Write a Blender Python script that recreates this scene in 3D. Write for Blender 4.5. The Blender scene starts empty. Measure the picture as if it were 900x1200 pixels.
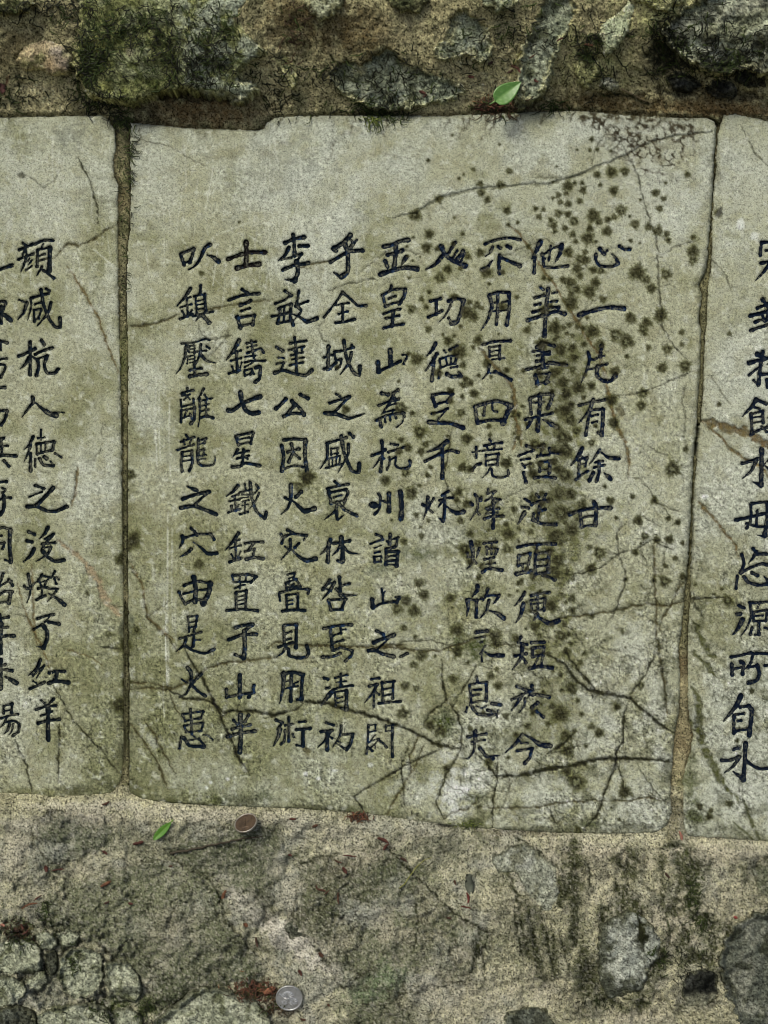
import bpy, math, numpy as np
from mathutils import Matrix, Vector
import random
random.seed(5)
RNG = np.random.default_rng(11)

# ---------------------------------------------------------------- camera, sky, sun
SC = bpy.context.scene
COL = SC.collection
PX = 0.0008                    # metres per unit: every tracing below is in 0.8 mm units on the wall's face
DIST = 0.95                    # camera to wall face
DP = DIST / PX
LEAN = math.radians(55)        # slope of the wall face from the horizontal
M = Matrix.Translation((0, 0, 0.75)) @ Matrix.Rotation(LEAN, 4, 'X')

cam_data = bpy.data.cameras.new("camera")
cam = bpy.data.objects.new("camera", cam_data)
COL.objects.link(cam)
cam.matrix_world = M @ Matrix.Translation((0, 0, DIST))
cam_data.sensor_fit = 'VERTICAL'
cam_data.sensor_height = 24
cam_data.lens = 24 * DIST / (1200 * PX)
cam_data.clip_start = 0.02
cam_data.clip_end = 3000
SC.camera = cam

SUN_EL, SUN_AZ = math.radians(66), math.radians(238)   # azimuth measured clockwise from +Y
world = bpy.data.worlds.new("World")
SC.world = world
world.use_nodes = True
wn = world.node_tree.nodes
wl = world.node_tree.links
bg = wn["Background"]
sky = wn.new("ShaderNodeTexSky")
sky.sky_type = 'NISHITA'
sky.sun_disc = False
sky.sun_elevation = SUN_EL
sky.sun_rotation = SUN_AZ
sky.air_density = 1.0
sky.dust_density = 6.0
sky.ozone_density = 1.0
wl.new(sky.outputs[0], bg.inputs[0])
bg.inputs[1].default_value = 0.085
sun_data = bpy.data.lights.new("sun", 'SUN')
sun_data.energy = 1.5
sun_data.angle = math.radians(16)
sun_data.color = (1.0, 0.98, 0.86)
sun = bpy.data.objects.new("sun", sun_data)
COL.objects.link(sun)
sd_ = Vector((math.sin(SUN_AZ) * math.cos(SUN_EL), math.cos(SUN_AZ) * math.cos(SUN_EL), math.sin(SUN_EL)))
sun.rotation_euler = sd_.to_track_quat('Z', 'Y').to_euler()
sun.location = sd_ * 5
SC.view_settings.view_transform = 'Standard'
SC.view_settings.look = 'None'
SC.view_settings.exposure = 0.38
SC.view_settings.gamma = 1
SC.cycles.filter_width = 1.0

# ---------------------------------------------------------------- numeric helpers
def sm(a, b, x):
    t = np.clip((x - a) / (b - a), 0, 1)
    return t * t * (3 - 2 * t)

_GR = RNG.uniform(0, 2 * np.pi, (256, 256)).astype(np.float32)
_GX, _GY = np.cos(_GR), np.sin(_GR)
def perlin(u, v, scale, seed=0):
    x = (u / scale + seed * 17.31).astype(np.float32)
    y = (v / scale + seed * 9.73).astype(np.float32)
    xi = np.floor(x).astype(np.int32); yi = np.floor(y).astype(np.int32)
    fx = x - xi; fy = y - yi
    x0 = xi & 255; x1 = (xi + 1) & 255; y0 = yi & 255; y1 = (yi + 1) & 255
    sx = fx * fx * fx * (fx * (fx * 6 - 15) + 10); sy = fy * fy * fy * (fy * (fy * 6 - 15) + 10)
    a = _GX[y0, x0] * fx + _GY[y0, x0] * fy
    b = _GX[y0, x1] * (fx - 1) + _GY[y0, x1] * fy
    c = _GX[y1, x0] * fx + _GY[y1, x0] * (fy - 1)
    d = _GX[y1, x1] * (fx - 1) + _GY[y1, x1] * (fy - 1)
    return ((a + (b - a) * sx) * (1 - sy) + (c + (d - c) * sx) * sy) * 1.5
def fbm(u, v, scale, oct=4, seed=0, gain=0.5):
    s = 0; a = 1; t = 0
    for i in range(oct):
        s = s + a * perlin(u, v, scale / 2 ** i, seed + i * 3)
        t += a; a *= gain
    return s / t * 1.4

def poly_sd(U, V, P):
    """signed distance, positive inside"""
    P = np.asarray(P, np.float32)
    d2 = np.full(U.shape, 1e12, np.float32)
    inside = np.zeros(U.shape, bool)
    n = len(P)
    for i in range(n):
        ax, ay = P[i]; bx, by = P[(i + 1) % n]
        ex, ey = bx - ax, by - ay
        L = ex * ex + ey * ey + 1e-9
        wx = U - ax; wy = V - ay
        t = np.clip((wx * ex + wy * ey) / L, 0, 1)
        dx = wx - ex * t; dy = wy - ey * t
        np.minimum(d2, dx * dx + dy * dy, out=d2)
        if ay != by:
            c = (ay > V) != (by > V)
            xi = (V - ay) * (ex / (by - ay)) + ax
            inside ^= c & (U < xi)
    d = np.sqrt(d2)
    return np.where(inside, d, -d)

# working canvas: one sample per unit
U0, U1, V0, V1 = -30, 930, -30, 1230
W_, H_ = U1 - U0 + 1, V1 - V0 + 1
VV, UU = np.mgrid[V0:V1 + 1, U0:U1 + 1].astype(np.float32)
WU = fbm(UU, VV, 9, 3, 1) * 2.2
WV = fbm(UU, VV, 9, 3, 7) * 2.2
WU2 = fbm(UU, VV, 3.5, 2, 21) * 1.0
WV2 = fbm(UU, VV, 3.5, 2, 27) * 1.0
N_lo = fbm(UU, VV, 190, 4, 31)
N_mid = fbm(UU, VV, 55, 5, 37)
N_hi = fbm(UU, VV, 14, 4, 43)
N_f = fbm(UU, VV, 4.5, 3, 51)
N_g = RNG.normal(0, 1, UU.shape).astype(np.float32)
SPK = perlin(UU, VV, 2.3, 77)

def win(u0, v0, u1, v1):
    a = max(0, int(v0 - V0)); b = min(H_, int(v1 - V0) + 2)
    c = max(0, int(u0 - U0)); d = min(W_, int(u1 - U0) + 2)
    return (slice(a, b), slice(c, d)) if a < b and c < d else None

def line_dist(pts, pad, warp=1.0):
    """distance and run-length parameter to a polyline in a window of the canvas, domain warped"""
    pts = np.asarray(pts, np.float32)
    w = win(pts[:, 0].min() - pad, pts[:, 1].min() - pad, pts[:, 0].max() + pad, pts[:, 1].max() + pad)
    if w is None: return None
    U = UU[w] + (WU[w] + WU2[w]) * warp; V = VV[w] + (WV[w] + WV2[w]) * warp
    d2 = np.full(U.shape, 1e9, np.float32)
    T = np.zeros(U.shape, np.float32)
    seg = np.hypot(np.diff(pts[:, 0]), np.diff(pts[:, 1])); cum = np.concatenate([[0], np.cumsum(seg)])
    for i in range(len(pts) - 1):
        ex, ey = pts[i + 1] - pts[i]
        L = ex * ex + ey * ey + 1e-9
        t = np.clip(((U - pts[i, 0]) * ex + (V - pts[i, 1]) * ey) / L, 0, 1)
        d = (U - pts[i, 0] - ex * t) ** 2 + (V - pts[i, 1] - ey * t) ** 2
        m = d < d2
        d2[m] = d[m]; T[m] = (cum[i] + t * seg[i])[m]
    return w, np.sqrt(d2), T / max(cum[-1], 1e-6)

def mixc(C, col, m):
    """C (...,3) towards colour by mask"""
    C += (np.asarray(col, np.float32) - C) * m[..., None]

def blob(u, v, ru, rv, soft=0.5, rough=0.35, rot=0.0, src=None):
    R = max(ru, rv) * 1.8 + 4
    w = win(u - R, v - R, u + R, v + R)
    if w is None: return None
    du = UU[w] - u; dv = VV[w] - v
    c, s = math.cos(rot), math.sin(rot)
    a = (du * c + dv * s) / ru; b = (-du * s + dv * c) / rv
    r = np.sqrt(a * a + b * b) + (N_hi[w] + 0.6 * N_f[w]) * rough
    return w, 1 - sm(1 - soft, 1 + soft * 0.4, r), r

# ---------------------------------------------------------------- tracings
STROKES = """W 200 275
C 以
78 155 90 190 105 235 22/80 150 130 130 182 112 20/180 112 170 160 150 215 22/105 222 155 205 14/308 78 268 105 225 200 185 250 140 275 22z/285 160 330 175 378 212 24a
K 士
590 60 592 150 588 240 32/450 192 520 165 560 152 26/620 138 680 138 740 138 26/520 262 600 240 690 230 30
C 鎮
155 422 110 490 50 558 20z/100 502 155 488 12/75 568 165 545 12/125 500 135 640 14/90 595 105 625 14/165 590 152 620 12/75 658 120 642 168 620 18/235 400 230 465 18/185 482 268 465 14/195 480 205 625 14/265 470 275 600 20/205 520 260 510 10/205 552 260 542 10/205 585 255 578 10/175 638 260 615 332 602 14/230 635 195 675 14z/250 630 302 690 26
C 壓
85 852 180 845 270 815 305 825 12/125 855 110 960 80 1040 45 1085 18z/145 875 142 920 10/145 872 187 868 184 925 12/147 895 180 892 8/145 922 180 918 8/135 950 130 1005 10/130 955 187 945 187 1010 10/150 975 180 970 8/150 1000 180 995 8/235 860 230 940 190 1010 16/205 915 280 905 12/230 930 280 985 350 1002 18z/280 872 302 887 14/185 1010 190 1095 18/152 1060 240 1045 16/150 1106 220 1096 282 1090 24
C 言
560 430 600 457 20/455 512 560 475 690 460 20/545 552 600 530 625 515 22/550 598 620 575 14/520 645 545 725 24/545 648 658 630 18/655 630 640 705 20/560 712 635 697 16
C 鑄
535 825 490 910 435 980 24z/480 928 550 905 12/470 985 550 965 12/515 915 520 1070 20/480 1030 490 1060 12/555 1000 545 1040 10/455 1085 540 1060 16/630 830 640 900 650 960 16/595 850 668 838 14/600 880 670 865 10/600 925 700 890 725 920 16/585 957 660 945 14/578 1000 640 985 740 985 14/660 975 640 1000 580 1035 12/575 1070 580 1105 14/580 1060 635 1050 625 1095 14/580 1100 625 1090 12/665 1040 700 1035 695 1120 662 1152 24/640 1068 652 1088 12
W 200 440
C 離
85 140 130 125 178 115 14/130 100 132 125 14/85 160 150 150 10/110 145 150 185 10/150 145 105 190 10/80 190 85 245 14/85 245 175 225 12/178 185 182 240 14/85 270 80 365 16/85 275 185 255 12/185 255 185 340 160 375 20/125 275 105 330 12/100 330 160 310 12/150 300 165 335 12/258 105 235 150 205 190 14z/225 175 228 320 215 400 14z/265 150 280 175 12/230 200 320 180 12/275 195 278 320 16/240 240 300 225 10/240 280 300 265 10/235 330 280 318 332 332 18
C 龍
120 465 135 485 14/80 520 185 482 14/100 500 110 540 10/165 490 150 530 12/50 585 180 540 14/90 600 85 690 90 750 16/95 600 165 588 12/165 588 168 690 145 745 18/95 635 160 628 10/95 670 160 662 10/215 495 215 590 16/215 510 280 492 14/278 492 265 525 14/225 535 262 528 12/210 590 260 580 16/262 582 258 610 12/212 590 215 680 250 705 330 700 348 665 345 630 18z/235 630 275 622 12/235 655 270 650 10
C 之
125 865 160 880 205 900 20a/95 965 195 930 300 910 22/290 915 180 1020 18/80 1035 180 1020 270 1050 355 1085 26
C 七
545 135 555 200 590 275 640 298 685 290 30/450 272 480 275 560 220 640 185 700 165 28
C 星
508 480 530 545 16/510 475 640 445 18/645 450 625 530 18/530 500 615 485 12/535 540 610 525 12/525 580 485 640 16z/520 610 610 590 14/570 580 560 690 18/520 650 610 628 14/560 625 600 650 12/485 715 540 710 585 685 695 705 20
C 鐵
525 862 490 905 435 945 20z/480 945 530 930 12/460 985 540 968 12/500 945 510 1060 14/475 1020 480 1045 16/530 1010 520 1040 10/450 1070 540 1045 14/580 850 590 900 12/540 915 620 895 14/560 930 640 935 690 880 10/545 960 610 950 10/560 985 610 975 10/560 1015 605 1008 10/580 985 580 1080 10/540 1085 605 1065 14/620 835 635 960 670 1060 735 1115 745 1070 20/670 855 680 870 16/690 920 660 990 600 1060 12z
W 200 600
C 穴
160 130 190 155 205 180 20/90 185 95 230 65 285 20z/100 205 200 175 315 172 16/315 172 340 215 18/175 235 240 280 290 325 360 322 20a/160 290 130 320 75 350 20z
C 由
180 510 195 600 190 700 30/105 575 200 540 315 560 18/65 625 90 680 115 720 18/310 560 295 640 255 715 34/100 640 200 615 280 605 14/120 715 180 685 260 690 18
C 是
135 820 145 935 12/140 820 210 812 12/208 812 195 895 16/145 865 200 855 10/145 905 200 890 10/70 990 150 965 240 938 14/185 900 175 1050 18/180 1000 230 1000 12/120 985 105 1040 45 1090 18z/115 1045 180 1085 265 1105 340 1072 18
C 缸
530 165 490 225 430 298 20z/490 235 540 215 12/460 285 550 262 12/505 230 512 370 16/475 330 490 360 12/545 310 530 350 10/460 392 520 372 550 360 18/580 245 650 235 725 235 16/650 240 610 300 18/580 310 655 290 14/655 290 640 355 16/590 370 650 355 722 365 22
C 置
480 500 495 550 12/485 495 600 488 670 505 18/672 505 625 550 18/540 500 540 550 12/590 495 585 545 12/495 550 620 545 12/500 598 545 575 580 568 12/545 560 540 600 10/510 630 512 765 18/515 625 595 615 14/592 612 585 760 18/520 665 575 652 10/520 695 575 685 10/520 725 575 715 10/440 770 560 760 680 772 18
C 于
505 905 570 885 635 878 22/640 880 575 930 24/455 998 560 960 670 955 24/575 940 580 1050 570 1140 30/570 1145 505 1115 18
W 200 730
C 大
130 350 160 390 158 480 120 555 70 582 22z/85 440 130 470 12/240 400 180 460 20/160 480 210 530 270 570 20
C 患
155 675 165 870 16/90 715 115 770 14/95 715 255 690 14/258 695 235 745 14/115 765 230 745 12/105 810 125 850 14/105 805 250 780 14/255 785 240 840 14/120 855 235 845 12/85 890 70 980 16/105 900 150 960 260 968 22/220 905 265 960 16/180 885 200 905 140 920 10/255 875 290 880 330 912 10
C 山
540 410 540 580 28/435 520 440 580 20/440 580 560 555 650 545 18/650 490 640 540 610 580 20
C 半
490 760 520 790 18/610 722 580 770 20/480 830 550 810 620 795 18/445 890 540 860 660 845 22/545 720 550 850 540 1010 30
W 310 275
C 李
160 65 230 35 310 20 24/225 0 232 80 235 165 24/270 90 340 88 24/190 100 160 160 110 205 22z/130 195 210 180 14/235 165 290 150 20/290 150 260 200 16/145 275 230 240 345 222 24/250 210 262 290 235 360 30/240 362 160 350 20z
C 敏
160 440 210 475 18/85 540 150 515 205 475 16/110 580 125 600 100 690 18/125 570 210 540 14/210 545 200 640 225 705 20/130 620 210 600 14/55 640 140 625 210 608 14/155 560 150 680 14/100 695 220 670 18/270 440 250 550 18/240 560 340 520 16/255 555 285 600 230 670 18z/210 620 270 640 330 680 410 655 22a
C 達
235 805 250 920 18/200 850 325 830 16/190 905 255 885 310 875 14/215 895 235 915 12/300 885 290 905 10/205 945 300 920 12/215 975 310 960 12/200 1020 300 998 14/245 930 250 1065 18/95 880 145 910 20/110 960 150 965 12/95 1010 150 1000 14/150 1000 130 1060 16/80 1080 150 1060 230 1085 320 1100 370 1060 22
C 乎
670 5 620 60 540 110 30/540 115 560 130 20/650 20 690 60 660 105 18/720 45 680 100 14/515 215 590 170 650 135 24/655 130 765 125 26/630 80 650 150 650 290 600 330 30/600 335 540 295 20z
C 全
610 450 550 540 465 645 16/610 450 680 510 730 555 795 555 18/560 550 660 535 14/580 620 650 600 14/610 545 610 680 18/555 690 630 680 705 660 18
C 城
500 875 495 1050 24/465 960 535 940 16/465 1050 520 1030 560 1000 18/550 915 620 905 690 880 18/545 920 555 990 520 1060 14z/560 985 600 970 14/600 975 590 1030 560 1050 16/620 830 640 960 690 1070 740 1100 745 1030 22/680 865 695 880 18/680 920 660 1000 590 1095 18z
W 310 440
C 公
165 185 130 225 90 258 24/215 200 230 240 150 320 24z/150 320 220 295 310 300 22/230 215 280 260 310 310 24/280 150 340 180 22
C 因
135 550 150 640 135 745 24/150 505 230 495 320 505 20/320 505 315 620 330 745 26/140 735 230 705 330 720 16/180 600 270 575 20/210 535 220 600 190 675 20/225 605 275 650 18
C 火
205 855 205 970 180 1040 130 1085 22z/160 955 190 970 16/285 910 245 950 24/200 960 260 1015 310 1060 390 1040 26a
C 之
560 145 590 165 16/510 215 590 190 665 165 20/660 170 550 285 18/475 295 560 300 660 335 780 300 26z
C 盛
485 530 560 510 640 485 18/600 475 620 600 680 740 735 755 740 690 24/665 455 695 480 20/490 530 490 640 435 730 18z/520 575 575 565 10/520 570 520 620 12/520 620 575 605 10/570 570 565 640 12/500 650 590 630 12/500 650 505 720 12/530 650 530 705 10/560 645 560 700 10/590 630 585 695 12/480 725 600 690 14/655 540 650 620 575 760 18z
C 衰
550 830 575 855 18/490 885 570 865 655 850 16/500 900 520 1000 20/500 920 640 890 18/640 890 650 920 625 985 20/540 955 600 935 12/530 1000 630 975 14/570 990 550 1060 470 1125 18z/560 1050 570 1125 620 1090 20z/570 990 630 1050 720 1095 22/640 970 610 1030 12
W 310 600
C 灾
180 140 220 165 20/130 175 145 205 135 245 18/150 195 220 170 330 185 18/330 185 310 215 14/200 215 200 290 130 375 18z/160 270 180 285 12/270 245 235 280 18/205 285 270 350 330 380 400 365 24a
C 疊
180 490 240 475 14/240 475 225 515 12/190 520 230 505 10/165 555 170 600 14/165 555 250 525 14/245 525 280 580 16/180 590 230 560 12/185 560 235 590 10/190 590 280 575 12/115 640 120 690 14/120 630 240 600 345 605 16/350 605 340 635 18/170 650 175 770 16/170 650 260 640 14/260 640 260 765 18/180 695 220 688 10/180 725 220 718 10/140 775 230 765 315 770 20
C 見
155 885 250 880 18/150 890 155 1040 20/250 880 245 1060 22/165 950 210 935 14/165 1000 205 990 14/110 1055 220 1020 18/170 1040 145 1095 95 1135 16z/185 1070 195 1120 250 1140 325 1135 345 1095 330 1045 22
C 休
515 215 490 280 435 335 24z/500 270 495 385 26/540 245 610 235 665 225 20/600 200 610 300 610 385 30/605 395 570 380 18/600 250 570 300 530 340 18z/615 270 660 315 745 330 18z
C 咎
510 530 490 560 455 605 20/490 565 545 550 14/545 550 520 600 455 680 20z/480 600 520 620 12/585 510 595 650 22/600 575 665 560 18/560 600 620 650 720 650 20z/500 690 520 765 20/500 690 635 680 18/630 680 605 760 20/520 765 610 762 18
C 焉
465 910 560 890 680 880 20/590 895 600 950 14/600 920 635 918 12/515 920 530 1080 20/530 970 595 945 14/535 1025 615 1000 14/540 1080 600 1060 685 1085 18/685 1085 680 1120 630 1165 20/455 1135 530 1130 590 1105 20
W 310 730
C 用
150 390 145 500 120 630 24z/140 400 220 385 305 405 24/300 405 290 500 290 600 24/295 605 255 600 14/210 390 205 610 22/150 465 200 450 12/225 480 260 460 12/145 520 200 505 14/220 500 260 495 14
C 術
90 760 140 780 20/125 800 90 840 16z/120 830 110 880 70 960 24z/190 735 190 925 18/160 800 215 790 14/160 840 155 920 130 945 16/220 865 228 890 14/270 775 320 770 16/250 835 355 825 20/300 835 300 960 24/300 965 250 955 14
C 清
465 430 495 440 18/480 510 510 505 16/445 640 520 545 26a/550 430 650 405 14/595 400 600 490 16/560 465 640 455 10/530 525 600 500 690 490 16/550 545 555 650 12/555 540 640 530 14/640 530 640 675 26/565 590 610 580 10/565 625 610 618 10/640 685 600 665 14
C 初
480 780 540 800 18/440 850 530 840 20/520 840 470 920 415 975 18z/490 860 490 990 24/495 880 530 900 14/600 805 590 880 530 975 16z/600 875 690 870 16/690 870 670 950 640 990 22/640 992 560 940 14z/565 920 590 935 12
W 425 275
C 玉
165 95 230 80 300 50 360 42 26/260 80 255 180 245 270 28/195 158 250 145 310 125 24/175 205 195 250 24/340 175 305 235 26z/140 310 230 280 330 258 425 268 30
C 皇
225 400 215 435 18/155 475 180 560 20/160 470 235 430 335 425 18/335 430 320 490 285 540 24/205 500 255 482 16/185 560 240 535 300 530 16/165 620 230 595 295 580 16/180 655 230 645 285 632 16/240 600 230 710 24/165 730 240 710 322 698 18
C 山
215 905 220 1010 32/120 1000 125 1070 30/125 1070 210 1030 295 990 20/310 940 345 940 340 970 12/340 965 320 1010 14
C 必
615 95 640 150 700 200 800 245 30/725 60 680 130 660 160 20/740 125 705 180 14/620 170 570 230 495 275 24z/785 130 740 190 24/800 145 770 205 14
C 功
530 520 570 510 610 500 18/575 515 575 620 22/515 645 570 620 620 595 20/670 520 730 500 790 515 22/790 515 770 600 740 680 695 695 26/695 690 670 650 16/705 500 680 570 640 640 590 690 14z
C 德
570 850 545 900 500 950 22z/580 930 545 990 490 1065 22z/555 990 550 1060 540 1140 22/635 905 650 920 12/680 900 740 870 18/600 975 610 1040 14/600 975 670 950 740 945 14/740 945 720 1005 18/650 970 660 1010 12/690 965 690 1000 12/610 1040 720 1005 12/690 1040 740 1030 14/600 1080 595 1120 16/660 1090 700 1110 765 1105 26/750 1075 765 1090 14
W 425 440
C 為
150 140 200 150 22/275 115 240 140 20/240 140 250 180 280 185 18/125 235 190 210 270 190 16/240 150 200 230 150 300 20z/195 240 260 220 12/165 290 250 270 12/240 270 230 300 12/105 355 190 310 320 290 16/325 295 325 320 16/130 340 145 400 22/170 320 178 365 14/210 312 218 350 14/250 305 262 335 16/320 320 310 370 265 405 8
C 杭
150 515 155 600 140 750 20/75 625 130 605 175 580 20/140 640 110 690 80 725 12z/150 635 170 650 10/220 535 275 545 16/200 600 260 580 330 560 16/210 640 210 690 190 735 14/215 660 260 635 10/260 635 255 700 290 725 350 725 14/350 725 370 700 370 670 20
C 州
75 1010 95 1015 36/125 925 140 960 130 1040 95 1085 18/140 975 185 990 16/205 925 205 1060 28/295 910 305 1010 300 1120 32
C 足
545 175 570 240 24/545 155 620 140 700 140 20/700 145 665 205 24/575 225 660 205 16/540 300 600 285 665 260 16/660 265 590 345 10/520 365 600 370 690 375 785 410 26
C 千
660 515 600 560 505 600 26z/490 670 550 640 600 615 20/620 610 680 585 745 600 20/620 560 625 680 622 800 24
C 秋
510 950 500 1050 475 1125 20z/465 1010 500 1030 545 1070 16/555 960 520 1020 16/465 1005 490 1015 16/670 905 620 935 18/600 975 650 960 705 955 16/640 935 640 1050 630 1140 22/625 980 590 1030 16z/650 1020 700 1060 740 1075 790 1065 24a/630 1140 590 1110 16z
W 425 600
C 諸
105 175 150 195 16/60 250 110 230 160 215 14/95 282 145 262 8/95 320 135 310 14/90 350 95 390 18/90 350 145 345 145 375 12/95 395 145 385 14/215 175 210 250 22/190 230 280 200 14/270 210 260 270 220 280 16/180 290 250 270 16/185 310 180 410 20/185 310 280 310 22/275 310 265 420 24/190 350 265 340 16/190 385 265 378 18/185 410 265 415 12
C 山
150 600 160 690 14/175 620 160 670 8/75 685 80 745 28/80 748 150 715 250 700 18/255 665 285 670 10/285 672 265 705 24
C 之
110 930 160 955 20/85 1020 160 990 245 960 26/230 965 110 1080 12/45 1082 100 1082 160 1110 245 1130 24/300 1130 350 1105 20
W 425 730
C 祖
70 440 130 430 16/50 495 110 480 18/115 480 70 560 15 625 16z/88 530 88 655 16/105 540 130 560 14/150 465 160 610 18/160 470 250 455 14/240 460 235 590 16/165 520 240 505 12/165 570 235 555 12/125 630 200 620 295 615 18
C 閣
45 800 40 920 30 1025 14/45 800 105 795 10/100 795 100 840 12/45 855 95 845 10/180 800 180 845 10/180 805 235 800 10/235 800 230 920 235 1045 18/180 845 230 840 10/95 880 55 930 8/70 920 130 905 60 980 8/120 910 160 940 185 970 16/40 970 75 1000 16/95 950 100 980 8
W 545 275
C 不
155 72 250 40 340 25 430 40 18/215 100 200 130 20/260 95 275 105 20/330 90 355 105 24/210 135 160 170 8/270 165 265 230 270 300 24/270 175 340 205 430 245 24/130 275 170 260 215 200 22z
C 用
190 475 210 560 180 660 125 750 22z/190 470 260 450 345 455 18/345 455 345 590 325 705 24/255 460 255 580 245 700 20/205 540 240 530 12/290 530 330 520 12/190 605 240 595 12/265 600 330 590 12
C 夏
140 860 230 835 355 830 18/190 880 190 950 16/190 885 270 870 14/270 870 270 970 18/205 915 255 905 10/200 950 265 940 10/210 975 310 965 10/190 1020 180 1080 135 1130 16z/200 1080 260 1080 12/235 1070 300 1100 360 1135 20
C 他
590 55 555 130 520 190 28z/545 170 540 300 22/610 190 620 250 690 260 800 245 18/600 150 620 190 18/670 90 655 200 16/600 165 680 110 750 85 14/755 80 740 150 705 215 28z
C 非
650 425 635 560 625 700 620 790 26/590 410 610 430 18/545 495 615 475 20/680 460 720 450 10/545 550 590 540 18/670 525 720 520 16/530 605 600 590 20/650 570 730 570 22/490 670 550 650 610 630 24/640 620 710 600 780 620 24
C 善
560 880 620 850 700 870 20/600 850 610 1030 26/530 915 590 905 16/620 920 660 915 18/565 945 660 935 16/560 990 600 985 20/480 1055 560 1035 660 1000 18/670 1000 720 1010 790 1020 24/570 1060 650 1035 14/550 1100 565 1165 28/550 1100 650 1085 16/660 1085 630 1160 24/570 1165 650 1150 18
W 540 440
C 四
110 245 130 370 24/110 245 200 215 290 200 390 235 24/390 240 330 370 34/135 370 220 350 320 350 22/190 235 180 310 16/245 215 250 270 285 285 14
C 境
120 560 120 640 18/90 600 150 590 10/90 740 120 700 155 690 18/225 500 235 515 14/185 550 250 535 320 525 16/205 560 215 580 12/265 550 255 580 14/170 590 320 575 12/195 620 195 700 14/195 625 295 612 14/295 612 285 700 18/210 665 285 655 12/200 705 285 695 12/235 705 210 760 165 805 10z/240 730 250 785 310 800 370 780 370 745 16
C 烽
110 930 130 960 130 1040 75 1130 18z/80 1000 90 1010 24/160 955 155 975 20/125 1060 145 1085 16/215 890 210 920 16/215 920 270 905 14/260 915 230 960 190 980 12/235 960 310 970 14/195 1040 240 1020 300 970 12/210 1050 300 1040 16/185 1120 250 1100 330 1100 20/255 980 255 1100 250 1190 22/200 1080 290 1070 12
C 果
540 185 550 300 20/540 180 620 150 715 145 20/715 150 705 200 680 255 24/620 150 615 260 600 430 28/570 215 650 205 14/505 345 600 320 715 295 18/550 340 530 390 510 425 24z/640 345 690 370 740 400 24a
C 證
515 550 560 565 20/450 630 510 605 570 585 16/470 660 540 650 14/480 690 500 720 14/495 705 550 690 12/490 760 510 835 22/600 560 650 560 14/650 540 620 620 580 650 14z/690 570 700 600 780 610 18/600 630 690 620 16/620 680 615 750 18/620 680 700 670 20/700 670 690 760 24/630 740 690 735 14/575 800 650 790 740 800 20
C 從
500 965 535 985 18/480 1030 530 1035 18/500 1070 470 1120 445 1165 24z/590 930 610 950 16/665 930 650 960 18/550 1010 620 980 680 980 20/620 1010 600 1120 22/620 1060 660 1045 20/570 1080 560 1130 18/570 1130 640 1160 745 1165 24
W 540 600
C 煙
80 235 95 320 90 400 50 445 24z/50 320 60 350 18/145 285 120 360 16z/90 360 120 400 14/180 245 280 235 16/200 270 205 330 14/210 285 290 290 14/285 290 270 330 18/240 260 240 330 12/185 370 260 355 16/230 360 230 430 14/170 470 220 440 320 455 22/200 410 270 400 10
C 欣
130 580 130 610 90 660 26z/50 690 60 740 45 815 24z/60 680 130 690 165 675 14/125 690 120 820 22/210 600 200 650 170 700 18z/205 655 290 650 16/300 650 270 700 250 720 18z/220 690 200 770 150 830 18z/220 770 280 790 335 830 24a
C 不
120 940 205 930 24/115 985 185 975 12/185 1050 165 1100 165 1170 10/170 1080 230 1120 330 1120 22a/155 1020 170 1015 12/190 1045 150 1110 8
C 頭
445 275 540 255 640 250 740 250 20/450 340 450 420 20/450 345 545 320 16/545 325 530 400 18/460 410 530 400 12/480 420 490 465 14/530 410 515 460 14/435 485 550 465 26/600 260 590 310 16/580 330 580 490 20/580 330 700 310 18/690 315 685 460 24/600 375 670 370 14/600 425 670 420 14/590 485 690 470 18/600 480 560 525 12z/640 490 735 530 20
C 便
500 630 470 680 420 735 20z/490 715 470 800 430 865 26z/550 655 620 635 690 630 18/545 690 555 770 16/560 690 660 670 14/660 680 650 770 18/600 640 600 750 16/560 720 640 710 10/560 775 640 760 12/600 800 570 850 22z/560 780 620 830 690 870 765 850 26a
W 540 730
C 短
470 110 450 150 18/450 155 520 170 16/425 260 510 240 20/480 180 470 270 405 365 24z/480 270 510 310 18/550 155 650 150 20/560 200 560 260 20/570 195 650 190 22/650 190 640 260 20/570 260 640 250 20/600 280 570 340 14/635 280 630 340 16/540 355 620 340 715 352 24
C 於
440 495 520 530 22/400 600 460 570 540 530 18/480 560 430 640 395 685 22z/500 590 500 640 460 700 16z/555 490 560 530 520 590 22z/560 560 620 565 690 580 22/600 625 555 660 22/590 690 645 735 20
C 今
480 875 430 940 350 1015 22z/485 870 550 900 620 950 700 960 26a/470 935 520 940 14/440 1000 500 990 560 980 18/555 985 540 1050 500 1095 22
C 息
125 420 130 455 16/70 490 80 600 75 640 18/70 485 130 470 205 465 16/200 465 200 610 22/95 525 160 520 14/95 565 140 560 14/80 625 130 615 190 608 12/50 660 40 695 14/90 660 130 710 200 720 265 715 20/210 680 260 700 20/120 650 160 665 200 650 10/245 630 310 640 24/290 680 280 740 10
C 夫
115 840 120 920 18/55 890 120 880 200 865 18/85 930 190 915 12/105 850 110 930 100 1000 60 1060 20 1060 18z/150 980 200 1040 250 1060 24/200 1040 300 1038 8
W 660 275
C 心
255 155 255 200 290 245 380 250 430 225 20/430 225 415 190 380 150 20z/285 110 320 150 26/345 125 320 150 14/440 90 480 115 520 115 22
C 一
125 628 200 605 290 580 370 568 475 578 28
C 凡
195 920 205 980 180 1070 140 1160 20z/200 960 240 980 260 965 14/300 870 290 950 24/290 945 320 948 12/200 1050 260 1045 14/275 1030 345 1010 16/270 1030 265 1100 310 1140 370 1145 410 1100 26
W 660 440
C 有
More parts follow.
